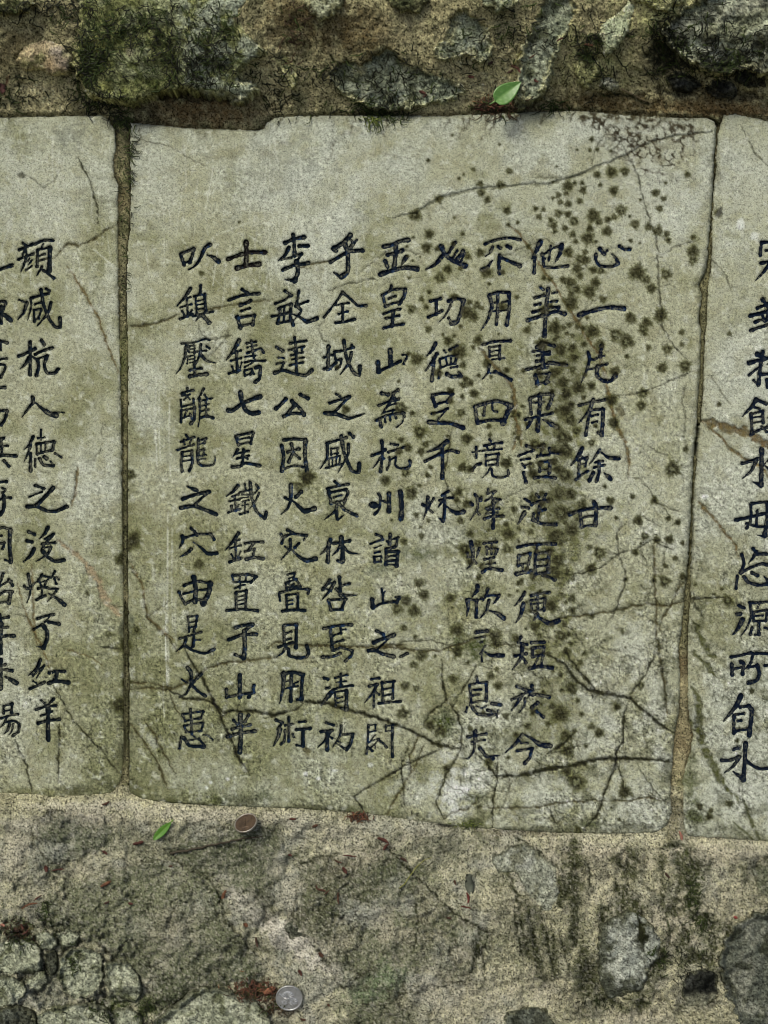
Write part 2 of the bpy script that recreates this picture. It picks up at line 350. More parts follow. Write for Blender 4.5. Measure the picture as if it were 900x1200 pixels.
120 235 200 215 330 190 18/235 190 200 280 120 375 22z/205 290 190 380 175 465 22/210 270 310 265 18/310 265 310 360 300 465 26/220 320 270 305 14/225 370 265 360 14/300 465 270 445 14
C 餘
150 570 110 640 60 705 26z/140 630 170 655 14/115 660 190 640 14/125 660 120 800 20/190 645 170 710 14/120 700 170 690 10/100 815 140 780 190 750 18/285 580 240 650 200 700 16z/285 590 350 640 435 650 22a/250 680 310 670 14/240 720 320 700 18/280 670 280 760 260 825 22/235 760 205 820 26/320 760 370 810 24a
C 甘
50 1085 150 1050 260 1035 370 1035 24/240 990 260 1030 250 1170 28/130 1060 145 1180 24/160 1110 240 1095 14/150 1180 240 1172 18
W 0 275
C 顏
180 65 205 85 14/150 120 210 95 255 75 18/195 90 210 170 16/145 195 200 170 260 150 16/190 120 180 160 12/205 180 190 230 165 290 16z/230 185 215 210 10/250 200 215 245 12z/250 245 200 280 12/275 75 340 45 415 45 18/340 70 320 110 10/295 120 290 250 18/295 120 390 100 16/390 105 385 280 30/310 165 350 150 12/310 205 345 195 12/330 250 285 325 14z/340 280 420 340 18
C 減
150 510 195 530 12/210 530 185 610 140 665 20z/245 495 300 480 380 460 18/240 500 245 560 215 670 14z/270 545 320 530 12/265 590 270 680 16/265 590 320 580 14/325 585 300 655 14/275 665 310 655 12/320 430 340 550 380 650 430 720 470 720 470 650 22/400 530 370 620 290 715 18z/360 425 385 440 18
C 杭
235 840 235 960 235 1095 22/145 950 200 930 275 890 20/225 960 200 1010 160 1050 20z/245 950 280 970 16/325 825 345 860 22/275 935 340 905 410 885 20/295 975 300 1040 285 1100 22/300 970 370 945 14/370 945 345 1020 370 1080 430 1080 455 1050 22
W 0 440
C 人
255 170 260 210 220 260 175 325 20z/270 205 330 260 390 300 440 315 26a/390 290 500 290 10
C 德
260 480 230 540 190 580 18z/240 545 210 630 185 680 14z/240 610 240 745 22/320 425 320 500 14/295 490 345 485 12/285 540 290 610 14/285 535 350 525 425 515 16/425 520 410 580 20/320 540 320 600 12/355 530 355 590 12/290 615 400 585 16/345 635 365 650 20/275 655 275 710 14/310 650 340 700 415 705 20/415 705 395 670 12/430 610 480 640 14
C 之
275 860 345 885 18/230 950 330 910 12/415 880 350 950 285 1015 26/215 1025 290 1025 370 1060 440 1060 520 1025 24
W 0 600
C 後
225 155 270 175 20/210 225 250 235 20/265 290 240 340 185 390 24z/375 120 350 170 310 210 22z/350 210 420 170 14/415 175 350 250 320 290 18z/330 250 430 240 18/350 280 400 270 12/400 275 370 330 280 390 16z/330 300 370 350 430 385 500 375 24/330 320 350 310 10
C 燬
220 485 235 570 235 640 210 710 16z/190 580 215 600 18/265 560 245 600 12/330 485 300 540 250 570 14z/300 530 330 590 14/340 500 385 510 14/385 510 350 570 14/320 550 350 540 10/300 600 370 590 16/330 600 325 670 14/285 690 320 665 355 655 18/430 465 400 520 14z/420 510 440 560 14/440 510 460 530 12/385 600 440 600 14/450 600 410 660 370 700 14z/385 640 450 680 505 725 22a
C 于
290 835 350 815 420 800 18/400 805 350 860 10/265 915 330 880 16/380 860 460 875 22/340 890 370 940 365 1000 340 1060 26/340 1060 285 1050 14z
W 0 730
C 紅
315 290 290 350 220 415 20z/260 410 310 360 345 335 14/335 350 280 440 14z/260 455 280 470 10/235 515 290 490 345 465 20/385 390 440 378 505 380 20/445 385 430 450 26/380 470 440 455 535 465 24
C 羊
320 605 350 630 14/420 595 375 640 18z/280 680 350 655 440 645 16/320 725 370 710 410 690 14/300 785 380 760 465 755 20/375 650 375 780 378 910 28
W 0 275
C 一
-60 290 20 265 95 240 22
C 叔
-20 530 40 520 45 540 18/45 535 20 600 -10 640 18/-10 590 40 630 85 670 26a/10 560 10 690 18
C 高
-40 850 10 835 55 845 20/5 830 5 900 14/-30 985 20 970 55 970 14/-20 1010 40 1020 35 1060 5 1115 16
W 0 440
C 禹
-30 100 40 95 18/-30 280 30 275 55 280 20/55 280 40 340 10 385 20
C 兵
-30 500 30 490 16/-20 560 60 550 14/10 500 15 620 18/-50 640 40 625 125 630 22/30 665 70 710 20
C 得
-30 840 50 828 18/20 880 45 890 20 920 14/-30 980 30 960 85 955 16/30 940 30 1040 5 1085 24
W 0 600
C 同
-30 130 30 120 85 140 18/80 140 75 250 85 390 26/85 390 40 375 12/-10 250 35 240 20 290 16/-30 190 10 185 14
C 治
25 480 0 570 16z/0 580 50 550 90 540 14/70 530 100 575 20/-10 650 40 620 100 625 18/85 630 70 710 24/-10 710 70 700 14
C 年
0 800 10 860 14/-20 840 70 820 18/-20 910 60 900 18/-60 985 20 970 110 968 22/10 870 5 990 5 1100 26
W 0 730
C 朱
-30 340 40 325 18/-30 370 40 365 95 375 20/5 290 5 510 26/40 420 130 470 26a
C 錫
30 650 30 710 14/30 650 95 630 14/95 630 90 700 18/35 690 85 680 10/0 750 70 725 140 715 14/50 740 30 790 0 815 14z/40 775 110 765 150 790 16/150 790 145 850 100 880 18/75 790 60 840 30 870 16z/105 790 90 850 70 875 14z
W 800 275 8
C 寒
740 75 725 190 26/740 75 850 70 960 100 24/960 100 930 160 22/780 150 860 140 940 140 18/735 268 850 245 980 230 24/830 100 830 250 20/900 100 900 250 20/830 250 760 350 685 430 26z/890 260 940 330 1020 380 26/840 320 870 350 20/830 400 880 440 20
C 封
750 610 800 680 795 800 30/700 690 800 650 24/635 760 720 740 820 710 30/680 820 740 800 840 780 26/740 740 770 810 22/640 900 720 870 840 830 26/860 700 980 680 24/930 600 940 900 900 900 30/870 760 890 800 22
W 800 420 8
C 括
700 -40 760 0 34/620 40 700 20 760 10 30/620 50 700 25 790 0 26/750 -60 730 60 710 245 30/710 250 665 205 18/620 160 680 110 740 70 20/740 150 850 140 960 125 24/850 40 850 150 22/870 0 790 60 22z/785 200 795 270 24/790 200 920 190 20/920 190 900 270 24/795 270 900 262 20
C 飲
690 385 650 450 560 545 30z/700 390 780 425 26/670 455 720 475 18/640 520 650 700 26/640 525 750 495 20/750 495 755 600 24/660 555 740 545 14/660 605 740 595 14/640 715 720 670 800 640 24/740 640 790 690 18/860 440 830 520 800 560 22z/830 500 960 490 20/950 490 920 560 20z/880 540 860 640 800 720 22z/880 600 960 700 26a
C 水
740 855 740 1000 735 1190 36/560 985 630 965 700 945 26/690 955 640 1060 560 1125 26z/850 910 770 990 20z/760 990 850 1080 980 1130 30a/730 1190 660 1160 24z
W 800 560 8
C 毋
640 245 640 390 600 470 22/640 245 730 230 850 225 22/800 240 790 400 770 540 34/770 550 700 540 18z/500 395 600 375 740 340 860 320 28/700 310 690 450 22/600 430 690 455 800 460 20
C 忘
660 665 690 700 26/690 690 660 750 620 800 26z/700 715 780 712 26/555 720 575 800 545 890 26/545 890 640 840 740 805 790 815 24/650 890 700 915 26/515 920 500 1035 22/575 930 620 980 720 1005 820 990 28/820 990 760 920 24z/850 900 890 940 24
W 800 690 8
C 源
525 155 575 180 24/510 240 540 235 28/560 290 520 370 470 430 34z/625 130 720 130 850 115 22/635 140 640 260 600 370 540 450 20z/715 150 700 185 14/670 220 665 300 20/670 220 790 200 20/790 200 780 300 22/690 255 750 250 16/670 305 780 300 18/715 310 715 430 26/715 435 680 430 14/650 370 635 425 22/770 365 830 385 20
C 所
455 640 540 625 640 600 24/690 605 800 610 22/460 710 465 805 28/545 685 575 700 560 800 28/490 750 560 735 20/660 610 640 690 610 740 24/610 735 700 725 24/770 720 860 715 24/700 720 720 800 690 860 620 880 30
W 800 790 8
C 自
545 205 500 300 385 440 36z/480 390 480 555 26/540 310 620 300 24/620 300 650 340 640 440 625 570 36/480 385 575 370 22/515 440 550 435 20/490 535 600 515 24
C 氷
590 650 585 760 570 990 34/480 705 530 690 28/365 810 450 805 530 775 28/530 780 470 870 390 925 26z/580 800 660 860 740 890 860 870 26/570 990 470 910 28z"""
MARKS = """S 440 130 4.5
210 550 30/335 465 20/553 385 17/558 432 20/590 470 18/660 390 22/695 525 20/705 318 17/517 307 12/405 128 8/655 178 9/278 260 10/440 355 9/465 335 8/285 650 24/268 722 27/460 648 12/410 700 14/485 765 18/553 748 22/380 835 22/340 880 26/450 830 14/585 850 30/672 850 15/600 913 11/283 955 13/243 993 15/190 1043 22/268 1035 14/495 1010 16/535 1025 20/415 980 20/480 1060 35/670 1030 24/863 558 16/845 515 13/885 520 11/700 600 12/750 590 11/805 715 13/890 880 14/178 880 10/415 562 8/545 575 6/165 715 10/200 665 8/170 765 9/197 790 9/235 770 7
S 640 130 4.5
115 395 28/65 445 16/105 435 14/195 418 20/75 482 15/115 490 18/178 476 16/345 322 28/415 320 22/357 420 24/270 335 18/65 540 20/115 545 18/148 582 24/250 552 34/278 585 18/325 572 18/357 560 16/395 525 28/440 555 9/470 597 24/540 612 20/590 632 26/635 650 16/645 682 16/40 605 20/100 618 16/140 650 18/230 620 20/220 672 32/322 635 26/155 688 14/262 688 10/445 685 11/495 698 8/578 432 20/620 462 16/600 514 18/745 335 16/775 740 30/775 665 14/480 852 42/530 890 22/555 935 26/632 862 26/165 830 28/250 838 20/290 842 18/115 745 26/180 780 22/90 890 18/130 905 28/260 905 26/228 955 34/160 940 22/130 965 18/300 995 18/130 1010 36/605 1070 30/440 1080 18/205 745 16/180 870 18/630 380 9/497 468 9/240 150 13/230 205 10/270 205 11/55 293 7/165 205 7/205 785 24/285 390 12/340 210 8/35 375 8/190 380 12/150 380 12/25 575 14/45 635 14/35 460 10
S 640 350 4.5
602 90 34/448 103 28/530 125 26/510 160 22/522 185 13/245 172 34/368 192 32/425 222 36/195 155 15/165 148 15/140 195 12/215 100 12/45 155 36/95 155 14/138 262 24/200 240 15/75 268 34/285 240 26/640 268 24/715 178 16/715 240 13/540 258 15/735 355 30/612 365 26/425 305 13/365 382 26/150 310 22/140 375 18/90 345 18/90 440 30/170 470 34/105 500 32/240 460 22/100 590 34/45 390 28/512 498 24/502 565 24/345 535 30/358 655 28/260 670 13/130 640 28/85 730 34/160 700 22/100 800 40/40 790 20/240 760 18/735 795 16/668 898 38/100 930 34/40 860 22/70 1020 28/130 1030 28/20 1060 22/310 990 11/455 1045 13/570 1065 20/330 1060 15/205 400 12/45 215 14/200 520 14/55 590 16/130 560 20/60 680 20/120 740 20/60 900 24
S 440 350 4.5
190 53 22/278 163 18/382 222 24/415 195 10/450 145 11/470 75 24/515 95 28/355 188 9/540 220 24/515 255 12/175 290 14/218 318 32/440 280 40/460 350 18/123 435 10/585 340 22/545 405 12/475 425 18/520 500 22/462 455 18/500 445 18/395 540 18/452 602 20/195 604 15/130 575 30/235 702 32/480 740 28/240 805 20/265 768 17/170 787 22/125 805 20/158 918 22/53 958 26/188 1025 32/275 930 15/232 985 11/690 865 30/800 165 18/750 735 14/775 565 11/690 380 13/650 185 7/330 390 24/500 900 18/380 725 9/460 890 24/830 920 26/880 240 34/860 380 18/430 1060 16/820 880 18/890 60 26/290 890 13/395 485 16/455 515 12/610 410 10/720 620 10/780 380 13/840 770 26/880 780 26/870 870 18
S 440 570 4.5
190 35 32/215 150 15/85 178 9/242 262 15/230 510 26/255 570 28/160 605 28/115 645 28/205 655 32/395 590 24/150 748 18/210 793 13/405 638 9/155 1050 24/215 1065 17/410 1015 22/610 1000 22/645 1050 22/630 790 38/700 250 34/240 900 26/430 760 34/200 940 18/545 480 18/695 330 26/470 330 30/480 90 24/755 510 16/740 800 20/840 740 26/280 180 12/450 180 20/830 60 22/880 90 22/860 140 22/730 120 18/820 240 16/690 200 18/440 30 22/500 250 20/150 290 18/235 215 10/830 480 18/850 340 14/540 300 20/500 400 20/560 420 18/620 330 18
S 640 570 4.5
280 350 30/240 432 28/485 180 26/570 75 20/345 75 18/455 52 13/370 165 12/645 168 15/695 190 16/520 262 19/583 280 18/650 278 22/470 348 17/625 500 28/630 418 13/680 378 14/420 490 13/720 298 13/720 475 17/135 230 38/45 260 36/70 40 32/130 45 28/80 140 44/60 390 38/60 460 22/230 320 16/135 590 20/245 685 15/25 630 34/95 725 16/80 790 28/105 870 22/75 995 16/135 1060 26/500 1050 18/200 880 13/787 517 9/885 568 9/190 95 26/570 495 14/140 490 10/140 655 20/500 300 8/180 930 16/420 850 6/20 340 26/30 440 22/120 780 14/30 730 16/130 830 14
S 440 750 4.5
145 385 28/285 450 26/375 675 20/800 455 20/690 400 18/830 380 18/340 480 30/560 470 14/500 470 14/600 640 20/570 380 12/700 620 12/740 500 16/330 540 14/240 80 26/200 130 20/430 60 30/640 20 26
S 640 750 4.5
75 390 46/115 585 32/160 750 44/415 800 34/75 185 16/135 260 26/500 240 18/280 490 24/375 355 18/343 885 6/385 948 9/170 1010 22/100 500 24/240 455 18/210 560 12/30 350 20/150 480 14/110 690 30
S 0 0 1
853 704 6/881 810 3/864 868 2.5/820 945 4/843 474 3/846 690 2/855 391 3/842 249 5/812 305 5/152 556 6/150 640 7/157 632 9/142 655 7/233 661 6/147 757 7/102 695 2.6/140 826 9/148 800 6/855 942 4/833 950 3/831 957 4/186 880 2/127 743 4/160 738 4/405 480 5/395 430 3/360 560 9/350 570 6/280 260 2/236 320 3"""
CRACKS = """a 2.4 460 255 487 250 514 233 540 226 560 222 590 219 620 216 640 217 675 207 700 196 735 182 755 170 775 164 800 158 835 155
a 1.4 627 208 650 209 676 207 690 201
h 1 712 150 705 165 697 175 694 195
h 1.3 721 150 735 180 748 205 752 225 757 245 764 265 770 280 771 300 772 330 774 360 777 385 790 405 805 422
v 2 150 808 165 806 185 807 200 808 215 802 228 795 240 785 260 777 285 775 310 772 325 770
v 1.6 150 800 175 800 200 806
g 2.4 195 808 215 818 240 820 253 826 262 835 275 834
g 3 262 834 275 833 300 834 325 838 340 834
g 1.6 310 842 345 832 355 826
g 3.4 345 823 385 824 400 830 430 838 462 848 484 858 500 866 513 873 538 878
g 3.6 582 910 609 909 640 902 671 897 700 890 720 889 751 890 773 891 789 894
v 1.8 310 761 324 752 345 756 373 756 413 758 440 758 471 760 490 763 513 763 533 757 551 750 569 745
v 3.6 447 757 460 756 472 757
v 1.6 573 757 591 755 607 757 640 767
h 1.2 470 752 500 750 520 755 540 757
g 3 640 767 662 779 675 797 689 808 707 813 738 818 751 830 764 841 778 852 791 859
g 2 662 761 669 774 684 793 700 810
v 1.6 520 960 529 952 547 948 560 939
v 1.7 560 946 584 947 618 947 640 944 662 940 696 938 736 939 760 934 784 941
v 2.2 767 637 767 677 769 712 769 741 772 759 777 792 780 817 782 841
v 2 653 726 693 720 722 716 738 711 760 708 782 710 802 705
v 1.6 807 674 796 688 787 708 776 726 772 743
h 1.3 733 613 723 623 724 648 733 668 732 686 726 699 724 712 709 734
g 1.5 771 754 764 774 756 792 738 814
g 2.2 738 818 731 839 731 866 722 883 720 901 709 926 704 946 702 952 684 973
g 1.2 722 896 729 910 732 925
h 1.1 749 901 760 917 773 932 782 941
V 8 820 493 837 497 856 502 875 507 887 514 900 521 960 548
V 2.6 831 501 844 512 855 525 872 537 892 547 902 560
V 3 819 589 835 606 844 617 852 627 862 640 866 652
G 7 811 806 819 821 820 840 822 860 824 875 832 891 840 905 846 917 852 925
G 2.4 850 922 856 929 864 934 864 942
G 6 804 840 812 851 821 861
G 3.2 871 936 876 952 883 968 891 985
G 1.6 859 963 873 975 885 987
G 4.4 815 732 822 750 830 764 839 771
G 1.5 811 726 819 737
G 4.2 811 762 819 771 829 780 837 792
h 1.4 812 704 824 724
h 0.7 20 205 32 205 51 220 62 212 72 200
g 1.3 91 184 107 216 115 248 114 262
v 1.5 133 265 125 269 109 281 93 288 80 285 64 301 40 308
V 1.5 80 312 99 344 115 371 125 403 139 437
V 2.2 91 548 88 580 84 593
P 3.6 67 633 88 649 104 663
P 7.5 100 662 115 681 125 705 141 721
V 1.3 20 683 33 727 50 760 60 790
V 1.4 37 660 40 733 42 755
g 1.3 63 803 87 847 117 877 140 907
g 1.3 17 867 30 893 37 927
g 1.4 70 847 68 920
V 1.2 80 762 107 770 120 780
g 1.8 117 758 140 761
V 1.6 153 660 167 687 173 723 203 750
h 1.1 173 723 200 703
v 1.2 170 700 174 726 199 749 210 765
g 2.6 216 758 225 777 239 798 251 824 260 842 279 887 293 908
v 1.3 199 814 209 838
v 1.6 150 845 167 866 185 894 197 926
v 1.3 170 843 180 860 205 905
v 1.5 490 863 480 887 482 905
g 1.7 518 877 473 898 441 917 415 933 427 952
v 1.5 497 873 483 905 462 938 452 957
g 1.6 518 772 518 799 524 821 502 837 496 854
g 1.7 524 821 536 837 541 857 540 879 524 906 511 939 520 960
g 1.3 558 781 536 819 530 830
g 1.3 560 883 582 910
g 1.6 584 888 582 917 578 939 577 972
h 1.1 600 914 591 941 582 960
g 1.6 642 946 653 967
V 2 596 263 607 272 619 289 640 321 651 334 662 356
V 3 662 356 678 379 689 397 704 419 710 443 713 466 718 483 724 503 732 514 737 539 737 559
V 3.2 561 408 573 421 591 441 603 457 603 483 608 503 611 523
V 2 606 510 601 528
h 1.2 718 463 736 463 756 459 784 447 811 436
h 1 804 448 799 470 804 488 801 517
h 1 738 559 751 562 764 579 790 610
h 1 758 570 770 590 796 599
h 1.1 709 648 724 649 747 643 764 633 790 645
g 1.2 664 674 682 672 702 666 724 650
v 2 152 383 184 379 211 369
v 1.4 230 366 263 359 321 351
h 1.2 385 341 407 333 441 326
v 1.6 348 314 369 309 388 305
h 1 420 320 460 290 500 300
h 1 590 300 640 280 700 320
h 1 760 310 790 290 820 280
g 1.5 850 700 800 702
h 1 560 600 640 560 700 590
h 0.7 150 160 200 172 240 195
h 1 830 300 850 320 856 340
h 1 833 440 845 460 857 474
h 1 870 150 885 180 900 195
g 1.2 480 870 470 900 475 950
g 1.3 530 500 520 560 540 600
h 1.1 690 870 660 880 640 884
g 2 640 883 660 872 675 858"""

TAB_MAIN = [(153,144),(190,148),(236,152),(280,153),(302,154),(310,151),(314,144),(322,139),(345,137),(440,136),(520,136),(600,133),(640,131),(680,131),(720,135),(780,138),(826,139),(836,142),(839,149),(838,165),(836,200),(833,250),(830,285),(828,312),(822,328),(819,335),(823,346),(820,365),(819,378),(822,386),(821,400),(820,440),(817,480),(816,500),(812,535),(811,560),(809,600),(807,640),(804,680),(802,700),(799,740),(795,757),(797,790),(796,830),(793,848),(790,865),(789,885),(787,905),(786,935),(787,952),(782,966),(770,975),(735,977),(700,977),(640,975),(590,972),(540,969),(524,966),(480,961),(440,955),(400,951),(340,947),(250,944),(200,941),(165,936),(153,930),(151,920),(150.5,800),(149.5,700),(149.5,560),(150,430),(148,350),(149,290),(152,268),(153,215),(152,185)]
TAB_LEFT = [(-548,140),(-300,142),(-30,139),(0,138),(60,137),(118,135),(128,140),(135,152),(137,170),(134,190),(135,206),(139.5,214),(139.5,270),(140,350),(142,430),(144,560),(145.5,650),(146.5,800),(146,890),(143,915),(134,928),(120,932),(60,934),(35,931),(0,930),(-30,930),(-300,926),(-548,926)]
TAB_RIGHT = [(848,135),(862,132),(874,136),(900,143),(930,147),(1200,150),(1500,152),(1500,1000),(1200,996),(930,987),(900,986),(850,982),(806,979),(802,970),(800,920),(801,905),(808,885),(812,860),(807,845),(806,800),(806,740),(809,700),(811,660),(812,640),(813,600),(815,560),(817,540),(819,515),(821,495),(824,460),(825,420),(826,395),(828,375),(829,340),(833,318),(834,295),(835,250),(839,200),(841,160),(844,148)]
SD = {}
for nm, P in (("main", TAB_MAIN), ("left", TAB_LEFT), ("right", TAB_RIGHT)):
    SD[nm] = poly_sd(UU + WU * 0.5 + WU2 * 0.5, VV + WV * 0.5 + WV2 * 0.5, P)
SD_ALL = np.maximum(np.maximum(SD["main"], SD["left"]), SD["right"])

# ---------------------------------------------------------------- tablet surface: colour and relief
C = np.empty(UU.shape + (3,), np.float32)
C[:] = (0.350, 0.352, 0.252)
mixc(C, (0.42, 0.435, 0.375), sm(-0.15, 0.45, N_lo + 0.4 * N_mid + 0.30 * sm(620, 860, UU) - 0.2) * 0.75)
mixc(C, (0.40, 0.42, 0.365), sm(330, 180, VV) * 0.55 * sm(-0.5, 0.3, N_mid))
mixc(C, (0.44, 0.455, 0.42), sm(0.1, 0.5, -N_lo + 0.6 * fbm(UU, VV, 40, 3, 61)) * sm(700, 900, VV) * sm(430, 700, UU) * 0.7)
olive = sm(-0.12, 0.55, fbm(UU, VV, 70, 7, 65, 0.66) + 0.15 * N_hi + 0.10 * sm(260, 500, VV) * sm(760, 500, UU) - 0.28 * sm(300, 160, VV) - 0.26 * sm(640, 800, UU) + 0.10 * sm(500, 850, VV) * sm(560, 300, UU))
mixc(C, (0.205, 0.208, 0.098), olive * 0.70)
mixc(C, (0.25, 0.235, 0.13), sm(0.15, 0.5, fbm(UU, VV, 26, 4, 68)) * 0.35)
mixc(C, (0.17, 0.18, 0.085), sm(560, 900, VV) * sm(520, 200, UU) * sm(60, 130, UU) * (0.35 + 0.3 * sm(-0.2, 0.3, N_mid)))
# soft patches: u v ru rv colour strength rough
PATCH = [(240,300,70,120,'y',.35),(380,235,80,60,'w',.35),(190,230,40,60,'w',.3),(330,200,60,40,'g',.3),(85,160,22,16,'g',.45),(40,240,60,50,'w',.4),(110,255,18,40,'o',.35),
 (232,645,40,60,'o',.45),(200,700,30,60,'o',.25),(250,330,16,18,'o',.35),(410,390,16,12,'o',.4),(300,400,50,50,'o',.2),(580,350,35,70,'o',.28),(600,470,25,60,'o',.3),(390,590,14,20,'m',.35),
 (492,650,24,13,'m',.62),(540,648,34,12,'o',.6),(448,664,18,10,'m',.6),(555,757,24,18,'m',.85),(519,848,21,18,'m',.8),(560,640,40,60,'o',.35),(470,690,50,60,'w',.25),(555,935,26,7,'m',.6),(555,963,14,6,'m',.8),
 (530,925,20,34,'p',.75),(480,920,26,24,'w',.5),(560,910,24,20,'p',.4),(690,870,30,24,'w',.5),(640,930,40,34,'w',.55),(740,940,46,30,'w',.55),(690,820,26,16,'w',.5),(745,760,26,34,'w',.5),(720,560,60,70,'w',.35),(760,250,50,60,'w',.45),(700,150,40,20,'w',.3),
 (650,440,34,90,'d',.30),(655,600,26,60,'d',.34),(640,820,40,60,'d',.18),(560,620,60,40,'d',.15),(880,220,60,70,'w',.4),(870,420,50,120,'w',.22),(880,700,60,100,'o',.25),(850,740,30,50,'o',.3),(870,930,34,30,'w',.5),
 (815,960,22,12,'m',.75),(808,915,10,40,'m',.6),(822,700,18,50,'o',.35),(809,400,6,14,'o',.5),(820,440,5,40,'o',.35),(823,335,7,16,'o',.55),(803,330,14,12,'o',.35),
 (152,600,9,90,'o',.3),(153,556,6,7,'d',.6),(154,638,10,10,'d',.5),(141,655,8,8,'d',.45),(151,745,14,14,'d',.55),(141,832,12,16,'d',.5),(150,800,10,60,'d',.35),(146,885,12,30,'d',.5),(146,925,34,16,'d',.6),(150,728,10,14,'c',.6),
 (215,945,34,5,'d',.5),(205,942,14,7,'m',.7),(255,940,14,7,'m',.7),(285,937,26,9,'d',.6),(310,932,14,8,'m',.5),(190,945,26,5,'d',.6),(370,947,40,5,'d',.6),(420,948,30,6,'m',.45),(640,972,60,5,'d',.6),(720,970,60,8,'d',.45),(690,962,12,9,'m',.5),(480,955,40,5,'d',.3),(60,928,80,5,'o',.6),(100,925,30,8,'d',.5),(180,925,30,14,'o',.4),(860,972,60,7,'d',.35),
 (247,917,2.2,2.2,'p',1),(267,913,2.6,2.2,'p',1),(242,923,2,2,'p',.9),(358,907,3,3,'p',1),(373,912,4,3,'p',.8),(393,903,4,2,'p',.6),(434,897,4,3,'p',.6),(389,903,3,10,'p',.3),(868,262,5,8,'p',.7),(884,276,5,5,'p',.6),(826,582,5,3,'p',.8),(269,800,5,3,'p',.5),(335,783,6,2,'p',.5),(435,860,5,10,'p',.3),(180,870,10,10,'w',.6),(190,690,8,14,'w',.4),(365,290,6,6,'w',.5),
 (60,310,4,4,'w',.6),(660,520,30,14,'w',.25),(610,300,30,20,'w',.3),(470,450,20,20,'w',.3),(75,645,14,14,'w',.35),(205,405,24,8,'w',.3),(240,400,10,30,'g',.3)]
PC = {'y': (0.27,0.265,0.15), 'w': (0.46,0.475,0.42), 'g': (0.21,0.225,0.19), 'o': (0.175,0.175,0.072), 'm': (0.062,0.078,0.020), 'p': (0.60,0.62,0.60), 'd': (0.055,0.060,0.028), 'c': (0.13,0.15,0.11)}
for (u, v, a, b, k, s) in PATCH:
    r = blob(u, v, a, b, 0.75 if max(a, b) > 8 else 0.4, 0.8 if max(a, b) > 8 else 0.3)
    if r:
        w, m, _ = r
        if k in 'dmo' and max(a, b) > 5: m = m * (0.55 + 0.45 * sm(-0.25, 0.25, N_f[w] + 0.4 * SPK[w]))
        mixc(C[w], PC[k], np.clip(m * s * (1.35 if k in 'dmo' else 1.0), 0, 1))
# mason's scratches, pale, mostly upright
SCR = np.zeros(UU.shape, np.float32)
def scratch(pts, w_, s):
    r = line_dist(pts, 4, 0.12)
    if r:
        w, d, T = r
        SCR[w] = np.maximum(SCR[w], (1 - sm(w_ * 0.4, w_, d)) * s * sm(-0.5, 0.2, N_hi[w] + 0.2))
for i in range(230):
    cx = random.choice([random.gauss(325, 26), random.gauss(350, 60), random.uniform(160, 430), random.uniform(0, 130)]); cy = random.uniform(150, 330)
    L = random.uniform(12, 60); a = random.gauss(math.pi / 2, 0.12) if random.random() < 0.6 else random.uniform(0, 3.14)
    scratch([(cx, cy), (cx + L * math.cos(a), cy + L * math.sin(a))], random.uniform(0.7, 1.2), random.uniform(0.15, 0.45))
for x, y0, y1, s in ((199,470,560,.5),(197,600,800,.55),(202,620,740,.4),(183,445,545,.6),(187,450,540,.45),(181,470,520,.4),(195,705,805,.8),(192,800,840,.4),(193,700,720,.6),(206,700,760,.35)):
    scratch([(x, y0), (x - 1, (y0 + y1) / 2), (x + 1, y1)], 1.2, s)
mixc(C, (0.52, 0.53, 0.46), np.minimum(SCR * 1.3, 1))

HS = np.zeros(UU.shape, np.float32)        # tablet relief
HS += N_lo * 1.0 + N_mid * 0.7 + N_hi * 0.22
# cracks and veins
CK = {'h': (0.050,0.048,0.028), 'a': (0.15,0.15,0.10), 'v': (0.085,0.066,0.026), 'V': (0.130,0.085,0.034), 'g': (0.028,0.029,0.011), 'G': (0.072,0.078,0.022), 'P': (0.30,0.235,0.150)}
CRK = []
CKM = np.zeros(UU.shape, np.float32)
for ln in CRACKS.strip().splitlines():
    t = ln.split(); pts = np.array(list(map(float, t[2:])), np.float32).reshape(-1, 2)
    CRK.append((t[0], float(t[1]), pts))
for i in range(70):                        # fine random crazing
    if i < 38: x, y = random.uniform(560, 800), random.uniform(560, 960)
    else: x, y = random.uniform(0, 900), random.uniform(330, 940)
    a = random.uniform(0, 6.28); p = [(x, y)]
    for k in range(random.randint(2, 6)):
        a += random.gauss(0, 0.5); x += 9 * math.cos(a); y += 9 * math.sin(a); p.append((x, y))
    CRK.append(('h', random.uniform(0.6, 1.0), np.array(p, np.float32)))
for k, wd, pts in CRK:
    pts = np.asarray(pts)
    r = line_dist(pts, wd * 3 + 6, 0.8 if wd < 4 else 1.4)
    if not r: continue
    w, d, T = r
    hw = wd * 0.5 * (1.32 + 0.9 * N_hi[w] + 0.5 * N_f[w]) * (0.35 + 0.65 * sm(0, 0.12, T) * sm(1.0, 0.86, T))
    hw = np.maximum(hw, 0.35)
    m = 1 - sm(hw * 0.6, hw + 0.55, d)
    tex = 0.72 + 0.28 * sm(-0.3, 0.3, N_f[w]) if wd > 2.5 else 0.9
    mixc(C[w], CK[k], m * tex * (0.80 if k in 'ha' else 0.96))
    if k in 'gvV':                         # a stain follows the crack
        mixc(C[w], (0.15, 0.14, 0.06), (1 - sm(hw, hw * 2.5 + 4, d)) * 0.30 * sm(-0.3, 0.3, N_hi[w]))
    if wd > 3 and k in 'gvGV':             # darker lips of the crack
        mixc(C[w], (0.05, 0.046, 0.022), (1 - sm(0.3, 1.2, np.abs(d - hw * 0.85))) * 0.45 * sm(-0.2, 0.4, N_mid[w] + N_f[w]))
    HS[w] -= m * (min(wd, 3) * 0.6 + 0.25)
    if k in 'gv' or (k == 'h' and wd > 1.05): CKM[w] = np.maximum(CKM[w], (1 - sm(hw * 0.35, hw * 0.9 + 0.3, d)) * (1.0 if k == 'g' else 0.6))
